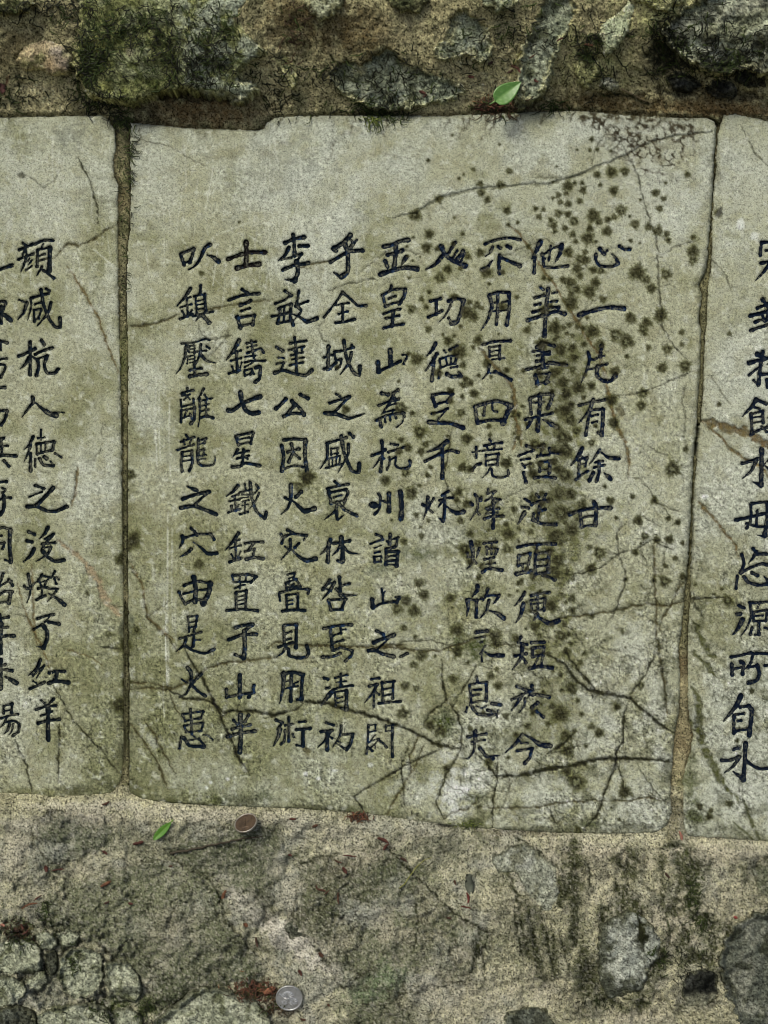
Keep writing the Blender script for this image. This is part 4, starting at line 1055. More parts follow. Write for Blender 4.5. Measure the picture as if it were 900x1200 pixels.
# narrow shaded gap along the top edge of the tablets
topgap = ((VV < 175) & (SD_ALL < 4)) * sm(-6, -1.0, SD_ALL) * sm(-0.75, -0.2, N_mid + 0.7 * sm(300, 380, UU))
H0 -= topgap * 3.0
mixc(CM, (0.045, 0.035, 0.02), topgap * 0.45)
# bottom lip closely meets the tablets
botlip = ((VV > 900) & (SD_ALL < 3)) * sm(-16, -1, SD_ALL)
H0 = H0 * (1 - botlip) + botlip * (-1.6 + N_hi * 1.2 + N_f * 0.5)
mixc(CM, (0.37, 0.34, 0.245), ((VV > 920) * sm(-26, -4, SD_ALL) * (1 - 0.6 * sm(0, 0.5, N_mid))) * 0.55)
RP = [(40,1080,30,20,'d',.55),(22,1088,24,14,'m',.6),(60,1065,12,14,'m',.5),(60,1150,60,40,'s',.5),(138,1178,16,12,'m',.8),(172,1180,14,14,'m',.7),(85,1132,8,14,'m',.7),
 (300,1165,28,14,'b',.8),(330,1185,20,8,'b',.5),(420,958,18,5,'b',.5),(22,1090,14,6,'r',.5),(395,1045,40,20,'b',.25),(600,975,60,8,'b',.3),(510,985,50,16,'s',.5),(450,1190,60,26,'s',.35),
 (520,1000,40,20,'s',.4),(305,1030,60,20,'s',.35),(160,985,60,24,'s',.45),(30,1010,30,50,'s',.35),(450,1005,30,16,'s',.5),
 (760,1200,40,30,'w',.3),(540,1170,70,40,'w',.35),(830,1060,50,40,'w',.3),(700,1010,50,60,'w',.25),(760,1090,22,30,'w',.4),
 (330,1090,90,16,'l',.7,.62),(300,1070,70,12,'l',.65,.8),(350,1115,60,12,'l',.5,.6),(420,1010,80,12,'w',.5,-.4),(240,955,60,10,'w',.5),(90,950,60,10,'w',.45),(20,1000,22,30,'w',.4),(130,960,50,10,'w',.4),
 (235,128,80,20,'R',.95),(170,135,24,16,'k',.5),(70,110,70,24,'t',.5),(20,60,30,30,'B',.5),(40,110,50,22,'t',.4),(330,90,26,60,'t',.55),(345,20,40,40,'B',.75),(430,40,44,34,'B',.75),(395,30,24,30,'B',.6),(475,30,36,30,'t',.4),
 (560,100,60,26,'t',.6),(520,60,44,30,'t',.45),(600,80,30,34,'t',.4),(700,80,50,30,'y',.6),(770,20,50,26,'y',.65),(660,40,20,30,'y',.5),(740,125,80,14,'B',.9),(850,128,70,10,'R',.95),(690,118,60,16,'B',.7),(830,115,50,16,'B',.8),(780,70,30,34,'k',.65),(850,60,60,34,'k',.5),(600,124,40,8,'b',.6),(570,118,22,8,'b',.7),(450,133,60,6,'t',.3),(400,110,40,16,'t',.4),(480,8,30,12,'k',.5)]
PR = {'p2': (0.34,0.355,0.30), 'W': (0.47,0.455,0.345), 'G': (0.165,0.180,0.105), 'F': (0.075,0.088,0.048), 'E': (0.13,0.18,0.09), 'd': (0.055,0.055,0.035), 'm': (0.075,0.100,0.022), 's': (0.125,0.135,0.085), 'b': (0.075,0.045,0.025), 'r': (0.15,0.05,0.03), 'w': (0.42,0.39,0.29), 'l': (0.55,0.53,0.44), 'B': (0.120,0.086,0.042), 'R': (0.150,0.096,0.048), 'k': (0.038,0.038,0.022), 't': (0.37,0.32,0.20), 'y': (0.32,0.31,0.15)}
def paint(Cx, items):
    for it in items:
        u, v, a, b, k, s = it[:6]; rot = it[6] if len(it) > 6 else 0
        r = blob(u, v, a, b, 0.8, 0.9, rot)
        if r:
            w, m, _ = r
            mixc(Cx[w], PR[k], np.clip(m * s * 1.35, 0, 1) * (0.6 + 0.4 * sm(-0.3, 0.2, N_f[w] + 0.4 * N_hi[w])))
paint(CM, RP)
# black growth running down the lower right masonry, and cracks in the mortar
STREAKS = """k 2.2 595 1020 606 1050 611 1083 619 1122
k 3 619 1064 629 1109 637 1150
k 2.6 634 1064 635 1083 640 1100
k 2.6 647 1086 650 1120 651 1147
k 3.4 655 1030 657 1045 657 1063
k 2.6 661 1028 664 1050
k 4 670 1005 668 1030 668 1046
k 5.5 674 1000 675 1040 674 1075 673 1110
k 3 775 1003 776 1030 777 1058
k 3.4 795 998 798 1040 790 1062 782 1068
m 9 813 1020 812 1048 808 1062
k 4.4 818 1070 826 1086 834 1098
k 6 816 1122 808 1110 802 1096
k 5 746 1066 750 1088 754 1110
k 7 778 1120 766 1136 760 1150
k 8 682 1118 684 1140 688 1165
k 4.5 857 1080 851 1094 848 1106
k 4.5 723 1006 730 1018 742 1024
k 3 736 1002 748 1010
k 2.6 781 992 800 991
k 2 640 1085 642 1110 648 1135
k 6 728 1042 732 1056 728 1068
k 5 716 1060 710 1070 704 1078
k 4 742 1052 746 1064 752 1074
k 3.5 734 1006 736 1018 730 1030
k 4 752 1110 758 1124 770 1136
k 7 690 1130 692 1150 702 1162
k 3 702 1168 716 1174 730 1178
k 5 806 1128 818 1122 832 1128
k 5 826 1070 832 1084 838 1098
k 4 788 1070 800 1084 806 1100
m 6 806 1000 810 1012 815 1022
k 4 744 1158 752 1172 748 1188
k 3 600 1000 606 1014 612 1030
k 3 672 985 668 996 674 1006
k 2.4 780 1075 786 1092 782 1110
k 5 840 1100 836 1112 832 1124
k 2 655 1090 662 1120 668 1140
k 1.8 603 1062 606 1090 612 1120
k 1.6 625 1090 626 1120 630 1140
k 1.8 690 1012 692 1040
k 1.8 722 1030 722 1052
k 1.8 736 1030 734 1050
k 1.7 455 994 481 1022 499 1038 524 1063 542 1076 573 1094
k 2.2 561 1094 558 1104 560 1114
k 1.5 573 1095 568 1110 556 1122 552 1140
k 1.6 566 1120 568 1150
k 1.3 488 1060 490 1090 483 1119
k 1.3 130 1132 153 1132 165 1130 179 1134
k 2 230 1163 210 1173 194 1186
k 1.3 578 1003 592 998 608 990
k 1.4 606 982 630 996 655 1018 668 1026
k 1.4 240 1030 252 1038 258 1060
k 1.5 384 1132 378 1122 373 1112
k 1.2 400 1000 372 1004 350 1015
k 1.5 480 1022 486 1012 498 1006
k 1.5 396 74 420 76 450 66 470 70
k 1.4 384 50 386 62 392 72
k 1.3 345 110 332 124 320 130
k 1.5 640 60 650 45 662 34
k 1.6 786 20 772 26 776 40
k 1.8 700 110 736 112 760 122
m 3 440 120 455 126 470 124
m 3 420 134 440 138 460 130
b 1.2 10 88 2 108 6 112
k 2 865 1120 880 1132 900 1170
k 2.4 846 1140 862 1150 890 1185
k 1.6 720 1165 740 1172 762 1176
k 1.2 310 130 325 118 330 105
k 1.6 90 1140 104 1152
k 1.2 200 1130 214 1136""".splitlines()
def streaks(Cx, Hx, st=1.0):
    for ln in STREAKS:
        t = ln.split(); wd = float(t[1]); pts = np.array(list(map(float, t[2:])), np.float32).reshape(-1, 2)
        r = line_dist(pts, wd * 3 + 8, 1.5 if wd > 2 else 1.0)
        if not r: continue
        w, d, T = r
        hw = wd * 0.5 * ((1.5 if wd > 2 else 1.0) + 1.5 * (N_hi[w] + 0.2 + 0.5 * N_f[w]))
        m = 1 - sm(np.maximum(hw * 0.5, 0.2), np.maximum(hw, 0.4) + 0.9, d)
        if wd > 2: m = m * sm(-0.75, -0.30, N_f[w] + 0.5 * SPK[w])
        c = {'k': (0.018, 0.022, 0.008), 'm': (0.026, 0.038, 0.009), 'b': (0.12, 0.035, 0.02)}[t[0]]
        mixc(Cx[w], c, m * 0.96 * st)
        if wd > 2: mixc(Cx[w], (0.075, 0.082, 0.038), (1 - sm(hw, hw * 2 + 7, d)) * 0.60 * st * sm(-0.35, 0.15, N_hi[w] + 0.6 * N_f[w]))
        Hx[w] -= m * min(wd, 2.5) * 0.7
# scattered vertical speckle below the right hand tablet
vs_ = sm(0.06, 0.30, perlin(UU * 2.6, VV * 0.7, 9, 331) + 0.5 * perlin(UU, VV, 3, 333) - 0.10)
zone = sm(585, 640, UU) * sm(985, 1010, VV) * sm(1175, 1140, VV)
mixc(CM, (0.045, 0.048, 0.025), vs_ * zone * 0.6)
def speckle(Cx):
    k = sm(0.18, 0.48, perlin(UU, VV, 2.6, 341) + 0.35 * N_f + 0.35 * N_mid)
    mixc(Cx, (0.040, 0.041, 0.022), k * 0.65)
    k2 = sm(0.30, 0.6, perlin(UU, VV, 3.4, 345) - 0.3 * N_mid)
    mixc(Cx, (0.44, 0.42, 0.33), k2 * 0.35 * lowz)

# stones: name, outline, bulge, edge softness, roughness, colour key
STN = [
 ('A',[(55,1085),(85,1040),(112,1024),(160,1012),(200,1008),(240,1026),(258,1050),(264,1078),(288,1106),(315,1135),(304,1155),(270,1152),(230,1160),(205,1176),(190,1182),(168,1152),(140,1134),(120,1108),(75,1094)],6,14,1.0,'sg'),
 ('B',[(200,1000),(222,976),(258,968),(300,968),(330,974),(338,1000),(335,1032),(300,1045),(272,1046),(250,1026),(212,1012)],4,10,.8,'dg'),
 ('C',[(36,968),(60,950),(120,955),(131,972),(118,996),(88,1010),(60,1012),(44,996)],4,9,.9,'lg'),
 ('D',[(352,1012),(400,1000),(440,990),(468,1002),(500,1040),(525,1064),(545,1078),(575,1093),(575,1108),(560,1120),(550,1148),(500,1160),(470,1165),(450,1158),(410,1160),(395,1150),(385,1125),(360,1100),(338,1084),(345,1055)],8,12,1.5,'gs'),
 ('D2',[(333,1086),(345,1076),(365,1084),(364,1098),(340,1100)],3,4,.8,'dk'),
 ('E',[(408,1150),(430,1138),(455,1132),(474,1150),(468,1172),(440,1180),(416,1172)],5,6,1.2,'gn'),
 ('F',[(405,1192),(425,1178),(452,1170),(480,1185),(486,1228),(400,1228)],6,6,1.5,'dm'),
 ('G',[(577,1006),(606,990),(622,992),(650,1016),(656,1050),(648,1068),(636,1068),(618,1048),(604,1022),(583,1020)],4.5,4,1.0,'pl'),
 ('H',[(703,1084),(735,1066),(757,1074),(776,1104),(772,1122),(760,1138),(756,1158),(735,1165),(712,1171),(702,1150),(700,1112)],7,7,1.8,'bp'),
 ('I',[(714,1050),(722,1040),(738,1040),(750,1050),(750,1070),(736,1084),(720,1082)],6,5,1.4,'dm'),
 ('J',[(800,1152),(806,1138),(828,1134),(840,1142),(841,1165),(828,1180),(806,1180),(799,1168)],4,6,1.2,'bk'),
 ('K',[(848,1102),(860,1086),(884,1070),(928,1066),(928,1228),(880,1228),(862,1190),(852,1168),(846,1146),(842,1124)],16,16,2.4,'sl'),
 ('L',[(809,996),(830,998),(834,1010),(820,1018),(810,1010)],2.5,3,.6,'dg'),
 ('M',[(882,1014),(900,1006),(928,1008),(928,1052),(905,1056),(886,1044)],3,8,1.0,'dg'),
 ('N',[(592,1186),(615,1180),(640,1182),(652,1204),(620,1222),(590,1216)],4,6,1.2,'dk'),
 ('r1',[(-10,1104),(20,1101),(38,1104),(48,1112),(49,1136),(40,1142),(28,1140),(10,1143),(-10,1136)],10,4,2.0,'lr'),
 ('r2',[(42,1096),(54,1090),(66,1098),(67,1108),(58,1113),(46,1110)],8,4,1.2,'lr'),
 ('r3',[(30,1151),(42,1140),(53,1137),(54,1152),(46,1160),(33,1160)],8,4,1.3,'lr'),
 ('r4',[(53,1116),(64,1113),(67,1124),(66,1140),(59,1145),(54,1132)],5,4,1.3,'dk'),
 ('r5',[(72,1122),(84,1112),(108,1112),(120,1120),(121,1150),(110,1166),(88,1172),(74,1162),(68,1144)],13,6,2.2,'lr'),
 ('r6',[(-10,1150),(8,1144),(26,1150),(30,1162),(20,1176),(-10,1184)],8,5,1.6,'lr'),
 ('r7',[(42,1190),(66,1180),(100,1177),(126,1184),(132,1204),(120,1228),(50,1228)],9,7,2.0,'lr'),
 ('r8',[(124,1130),(136,1128),(150,1130),(163,1142),(166,1162),(160,1174),(146,1170),(132,1166),(124,1150)],9,5,2.4,'lr'),
 ('r9',[(-12,1186),(20,1180),(40,1186),(44,1206),(30,1228),(-12,1228)],6,6,2.0,'dk'),
 ('r10',[(176,1200),(206,1180),(228,1162),(240,1157),(262,1160),(272,1166),(295,1170),(312,1186),(322,1204),(322,1228),(170,1228)],14,10,3.0,'lr'),
 ('r11',[(134,1186),(150,1182),(164,1190),(168,1206),(156,1222),(136,1218)],6,4,1.6,'lr'),
 ('r12',[(66,1094),(80,1088),(92,1096),(90,1108),(74,1112)],7,4,1.4,'lr'),
 ('r13',[(8,1094),(24,1088),(36,1094),(34,1102),(14,1102)],4,4,1.2,'dm'),
 ('U1',[(18,70),(28,54),(52,43),(78,52),(87,70),(80,86),(62,88),(48,80),(30,82)],9,14,.8,'pk'),
 ('U2',[(100,-28),(88,10),(92,50),(84,74),(98,98),(108,112),(132,118),(152,119),(166,116),(178,112),(190,107),(204,104),(226,103),(240,108),(258,111),(284,117),(300,104),(276,92),(288,72),(312,60),(290,40),(276,20),(292,0),(286,-28)],10,34,1.1,'ms'),
 ('U3',[(352,-28),(356,0),(364,14),(377,24),(392,16),(404,2),(402,-28)],8,6,1.0,'pg'),
 ('U4',[(386,82),(402,70),(424,74),(440,62),(458,56),(476,72),(490,78),(512,88),(535,96),(548,106),(530,116),(500,122),(478,126),(446,128),(420,122),(400,110),(390,98)],9,9,2.6,'gr'),
 ('U5',[(506,66),(512,52),(524,46),(526,26),(534,12),(548,10),(560,20),(572,34),(578,54),(574,70),(562,74),(550,64),(534,68),(520,70)],8,7,2.0,'gr'),
 ('U6',[(648,-28),(672,-14),(676,10),(666,38),(652,62),(644,90),(634,112),(612,122),(604,108),(610,80),(612,54),(622,34),(634,8)],10,9,2.8,'gr'),
 ('U7',[(700,44),(706,26),(724,14),(738,-4),(746,8),(736,36),(724,56),(710,64),(704,56)],5,4,1.4,'pn'),
 ('U15',[(560,-28),(612,-28),(616,-8),(600,8),(584,14),(566,4)],7,6,2.2,'gr'),
 ('U16',[(448,-28),(500,-28),(506,-4),(494,12),(470,14),(452,0)],7,8,2.2,'dm'),
 ('U17',[(322,66),(334,62),(346,78),(352,96),(344,104),(334,98),(326,84)],4,6,1.0,'ty'),
 ('U18',[(672,66),(690,58),(704,74),(700,92),(686,100),(674,88)],4,6,1.6,'ty'),
 ('U8',[(778,40),(786,22),(800,8),(826,-4),(846,-14),(870,-28),(928,-28),(928,92),(900,88),(880,80),(852,86),(832,84),(806,70),(788,58)],20,12,3.0,'br'),
 ('U9',[(780,92),(792,82),(812,88),(824,98),(808,108),(788,104)],10,4,2.6,'bk'),
 ('U10',[(826,103),(838,92),(858,96),(865,106),(858,115),(838,114)],11,4,2.6,'bk'),
 ('U11',[(858,82),(876,76),(897,88),(896,102),(876,102),(862,96)],12,4,2.6,'bk'),
 ('U12',[(704,90),(714,88),(726,96),(724,104),(712,106),(703,100)],4,4,1.8,'wh'),
 ('U13',[(-12,2),(14,-10),(40,0),(34,14),(8,18),(-12,16)],10,7,1.6,'dm'),
 ('U14',[(730,-28),(812,-28),(800,2),(780,14),(756,6),(736,-6)],8,8,1.4,'ty'),
]
SPAL = {
 'sg': [(0.150,0.160,0.105),(0.215,0.215,0.150),(0.105,0.120,0.070)],
 'dg': [(0.125,0.140,0.095),(0.175,0.180,0.120),(0.085,0.095,0.055)],
 'lg': [(0.165,0.175,0.140),(0.26,0.26,0.25),(0.10,0.105,0.075)],
 'gs': [(0.170,0.170,0.110),(0.275,0.265,0.19),(0.110,0.120,0.065)],
 'dk': [(0.085,0.090,0.070),(0.13,0.14,0.12),(0.045,0.050,0.035)],
 'gn': [(0.135,0.165,0.095),(0.22,0.25,0.16),(0.09,0.10,0.06)],
 'dm': [(0.060,0.068,0.034),(0.11,0.11,0.06),(0.030,0.036,0.014)],
 'pl': [(0.290,0.300,0.250),(0.37,0.38,0.35),(0.17,0.17,0.12)],
 'bp': [(0.31,0.325,0.295),(0.39,0.40,0.36),(0.06,0.065,0.04)],
 'bk': [(0.035,0.037,0.033),(0.080,0.085,0.080),(0.016,0.017,0.013)],
 'sl': [(0.130,0.140,0.118),(0.24,0.245,0.21),(0.050,0.055,0.036)],
 'lr': [(0.31,0.325,0.25),(0.40,0.41,0.33),(0.120,0.130,0.070)],
 'pk': [(0.36,0.29,0.185),(0.36,0.31,0.26),(0.20,0.195,0.09)],
 'ms': [(0.175,0.185,0.080),(0.235,0.250,0.150),(0.085,0.100,0.030)],
 'pg': [(0.25,0.26,0.17),(0.30,0.31,0.22),(0.14,0.14,0.08)],
 'gr': [(0.20,0.22,0.160),(0.29,0.31,0.24),(0.070,0.076,0.042)],
 'pn': [(0.32,0.35,0.24),(0.38,0.42,0.31),(0.18,0.20,0.12)],
 'br': [(0.20,0.21,0.145),(0.33,0.35,0.27),(0.050,0.048,0.026)],
 'wh': [(0.280,0.285,0.24),(0.36,0.36,0.33),(0.06,0.05,0.03)],
 'ty': [(0.24,0.24,0.12),(0.30,0.29,0.16),(0.11,0.12,0.045)],
}

CM *= (1 + 0.16 * N_g + 0.55 * N_f)[..., None]
CM *= np.where(VV > 900, 1.06, 1.12)[..., None] * np.array((0.95, 1.0, 0.90), np.float32)
upb = (1 + 0.42 * (VV < 300) * sm(150, 130, VV))[..., None]
CM = np.clip(punch(patchy(CM, np.where(VV < 300, 0.19, np.where(VV < 925, 0.17, 0.225)), np.where(VV < 925, 0.45, 1.0)[..., None]) * upb, 0.24, 1.12), 0.007, 0.75)
crev = sm(0.030, 0.006, np.abs(fbm(UU + WU * 2, VV + WV * 2, 85, 4, 397))) * sm(985, 1005, VV) * sm(-0.5, 0.0, N_mid)
H0 -= crev * 4.5; mixc(CM, (0.028, 0.030, 0.016), crev * 0.8)
streaks(CM, np.zeros_like(H0), 0.75)
# hollows between stones and under overhangs, their shade painted into the mortar colour
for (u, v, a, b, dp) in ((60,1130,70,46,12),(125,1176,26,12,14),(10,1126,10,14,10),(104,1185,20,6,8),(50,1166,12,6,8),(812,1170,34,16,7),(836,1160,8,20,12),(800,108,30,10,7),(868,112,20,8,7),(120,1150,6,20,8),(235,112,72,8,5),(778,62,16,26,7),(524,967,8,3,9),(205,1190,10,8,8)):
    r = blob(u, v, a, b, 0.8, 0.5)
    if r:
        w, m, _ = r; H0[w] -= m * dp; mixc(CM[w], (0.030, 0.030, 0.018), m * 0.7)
# narrow recess beneath the big mossy stone
_b = blob(288, 969, 17, 9, 0.9, 0.2); H0[_b[0]] += _b[1] * 6
FLUSH = ('sg', 'dg', 'lg', 'gs', 'gn', 'dm')
STW = np.full(UU.shape, -1.0, np.float32)
for (nm, poly, bulge, edge, rough, key) in STN:
    if key in FLUSH and poly[0][1] > 900:
        STW = np.maximum(STW, np.clip(poly_sd(UU + WU * 2.2 + fbm(UU, VV, 26, 3, 351) * 9, VV + WV * 2.2 + fbm(UU, VV, 26, 3, 357) * 9, poly) / 10, -1, 1))
MOT = fbm(UU, VV, 44, 5, 361, 0.62) + 0.55 * fbm(UU, VV, 9, 4, 367, 0.6)
MOTM = sm(-0.20, 0.40, MOT + 0.26 * STW + 0.06)
MOT2 = sm(0.05, 0.40, fbm(UU, VV, 30, 5, 371, 0.6) + 0.2 * STW)
MOT3 = sm(0.10, 0.40, fbm(UU, VV, 52, 5, 377, 0.62) - 0.1 * STW)
PALE = np.array((0.40, 0.395, 0.290), np.float32); GRN = np.array((0.150, 0.164, 0.100), np.float32)
def skin(Cx, w, stone):
    z = (VV[w] > 900) * sm(935, 975, VV[w]) * (1 - 0.55 * sm(560, 640, UU[w]))
    mixc(Cx, GRN, MOTM[w] * z * (0.80 if not stone else 0.70))
    mixc(Cx, PALE, (1 - MOTM[w]) * z * (0.85 if stone else 0.60))
    mixc(Cx, (0.045, 0.052, 0.026), MOT2[w] * z * 0.72 * sm(-0.3, 0.2, N_f[w] + SPK[w] * .5))
    mixc(Cx, (0.31, 0.325, 0.275), MOT3[w] * z * 0.60)
    mixc(Cx, (0.50, 0.49, 0.40), sm(0.42, 0.62, N_f[w] + 0.5 * MOT3[w] * SPK[w] + 0.1 * SPK[w]) * z * 0.5)
    mixc(Cx, (0.10, 0.125, 0.055), sm(0.0, 0.4, fbm(UU[w], VV[w], 70, 4, 383)) * z * 0.28)
def palette(key, U, V, sid):
    a, b, c = [np.array(x, np.float32) for x in SPAL[key]]
    Cs = np.empty(U.shape + (3,), np.float32); Cs[:] = a
    mixc(Cs, b, sm(-0.05, 0.40, fbm(U, V, 26, 5, sid + 6)) * 0.85)
    mixc(Cs, c, sm(0.02, 0.42, fbm(U, V, 18, 5, sid + 8)) * 0.85)
    return Cs
for i, (nm, poly, bulge, edge, rough, key) in enumerate(STN):
    if key in FLUSH and poly[0][1] > 900:
        P_ = np.array(poly, np.float32); w = win(P_[:, 0].min() - 9, P_[:, 1].min() - 9, P_[:, 0].max() + 9, P_[:, 1].max() + 9)
        s_ = poly_sd(UU[w] + WU[w] * 2.2 + WU2[w] * 0.7, VV[w] + WV[w] * 2.2 + WV2[w] * 0.7, poly)
        m_ = sm(-2, 3, s_ + N_f[w] * 4)[..., None]
        CM[w] = CM[w] * (1 - m_) + palette(key, UU[w], VV[w], i * 5 + 400) * m_
skin(CM, (slice(None), slice(None)), False)
paint(CM, [p for p in RP if p[1] > 900 and p[4] in 'lwdmbsr'])
paint(CM, [(30,965,40,8,'W',.6),(100,945,70,8,'W',.6),(170,950,40,8,'W',.5),(230,955,40,8,'W',.7),(330,960,40,9,'W',.6),(400,975,40,14,'W',.6),(15,1000,14,40,'W',.5),(410,995,20,12,'W',.5),(340,1050,14,30,'W',.5),(325,1020,10,12,'W',.4),(500,975,30,8,'W',.35),(850,995,70,10,'W',.35),(690,990,50,8,'W',.35),(798,870,14,22,'B',.45),(795,950,12,20,'d',.45),(800,780,7,20,'B',.6),(798,830,8,14,'d',.4),(796,920,7,14,'m',.4),(146,170,9,22,'d',.45),(146,330,6,40,'d',.4),(144,230,8,20,'B',.4),(145,420,6,40,'m',.4),(60,1000,20,14,'p2',.5),(430,1075,26,18,'p2',.6),(480,1055,14,12,'p2',.6),(465,1035,18,10,'p2',.6),(520,1120,24,16,'p2',.5),(545,1100,16,14,'p2',.5),(160,1085,26,14,'p2',.4),(230,1060,24,18,'p2',.4),(210,1100,20,16,'p2',.35),(620,1035,20,16,'p2',.7),(700,1140,10,16,'d',.7),(830,1030,30,20,'p2',.35),(870,1160,30,20,'p2',.4),(770,1150,16,12,'W',.4),(100,1050,40,26,'G',.45),(230,1110,60,40,'G',.4),(205,1165,24,22,'F',.85),(250,1135,40,26,'F',.55),(190,1040,70,30,'G',.6),(130,1080,50,34,'G',.6),(300,1060,26,24,'F',.5),(270,1000,56,20,'F',.65),(350,1005,20,20,'F',.4),(70,975,30,20,'F',.5),(60,1010,24,12,'F',.4),(385,1040,30,24,'F',.5),(430,1110,50,26,'G',.5),(500,1040,30,20,'G',.5),(440,1030,60,24,'F',.4),(520,1090,50,40,'G',.4),(455,1145,24,18,'E',.7),(425,1165,30,14,'E',.6),
 (200,1090,30,26,'w',.35),(140,1055,20,16,'G',.5),(500,1060,26,30,'w',.3),(455,1080,20,22,'w',.35),(540,1120,16,14,'w',.4),(400,1100,24,20,'w',.35),(395,1020,20,14,'d',.35),(350,1075,14,12,'d',.6),(310,1052,14,8,'d',.5),(320,1072,12,8,'d',.5),(305,1110,26,16,'d',.4),(90,1020,20,8,'w',.3),(480,1100,50,10,'w',.3),(640,1010,30,30,'w',.35),(850,1000,60,14,'w',.45),(770,1010,30,10,'w',.4),(700,1000,40,10,'w',.45),(600,1060,30,50,'w',.25),(640,1160,40,20,'w',.35),(790,1085,26,26,'w',.5),(740,1195,40,12,'w',.45),(690,1185,40,16,'d',.5)])
def line_noise(a, b): pass
streaks(CM, H0)
# joints of the masonry: dark broken lines round the buried stones
for (nm, poly, bulge, edge, rough, key) in STN:
    if key in FLUSH and poly[0][1] > 900:
        P_ = np.array(poly, np.float32); w = win(P_[:, 0].min() - 9, P_[:, 1].min() - 9, P_[:, 0].max() + 9, P_[:, 1].max() + 9)
        s_ = poly_sd(UU[w] + WU[w] * 2.2 + WU2[w] * 0.7, VV[w] + WV[w] * 2.2 + WV2[w] * 0.7, poly)
        mixc(CM[w], (0.035, 0.036, 0.02), (1 - sm(0.3, 2.0, np.abs(s_))) * sm(-0.35, 0.0, N_mid[w] + 0.4 * N_hi[w]) * 0.8)
speckle(CM)
HL = sm(0.28, 0.62, perlin(UU, VV, 2.2, 347) + 0.25 * N_f)
mixc(CM, (0.52, 0.51, 0.42), HL * lowz * 0.38)
mixc(CM, (0.05, 0.052, 0.03), sm(0.03, 0.008, np.abs(fbm(UU, VV, 30, 4, 391))) * lowz * 0.75 * sm(-0.3, 0.1, N_mid))
mixc(CM, (0.035, 0.028, 0.014), sm(0.05, 0.012, np.abs(fbm(UU, VV, 16, 4, 393))) * (1 - lowz) * 0.75 * (VV < 200))
mixc(CM, (0.34, 0.30, 0.175), sm(0.15, 0.45, fbm(UU, VV, 6, 3, 395) + 0.3 * fbm(UU, VV, 50, 3, 396)) * (1 - lowz) * 0.45 * (VV < 200))
HC = H0.copy()
CC = CM.copy()
LAB = np.full(UU.shape, -1, np.int32)
STH = []
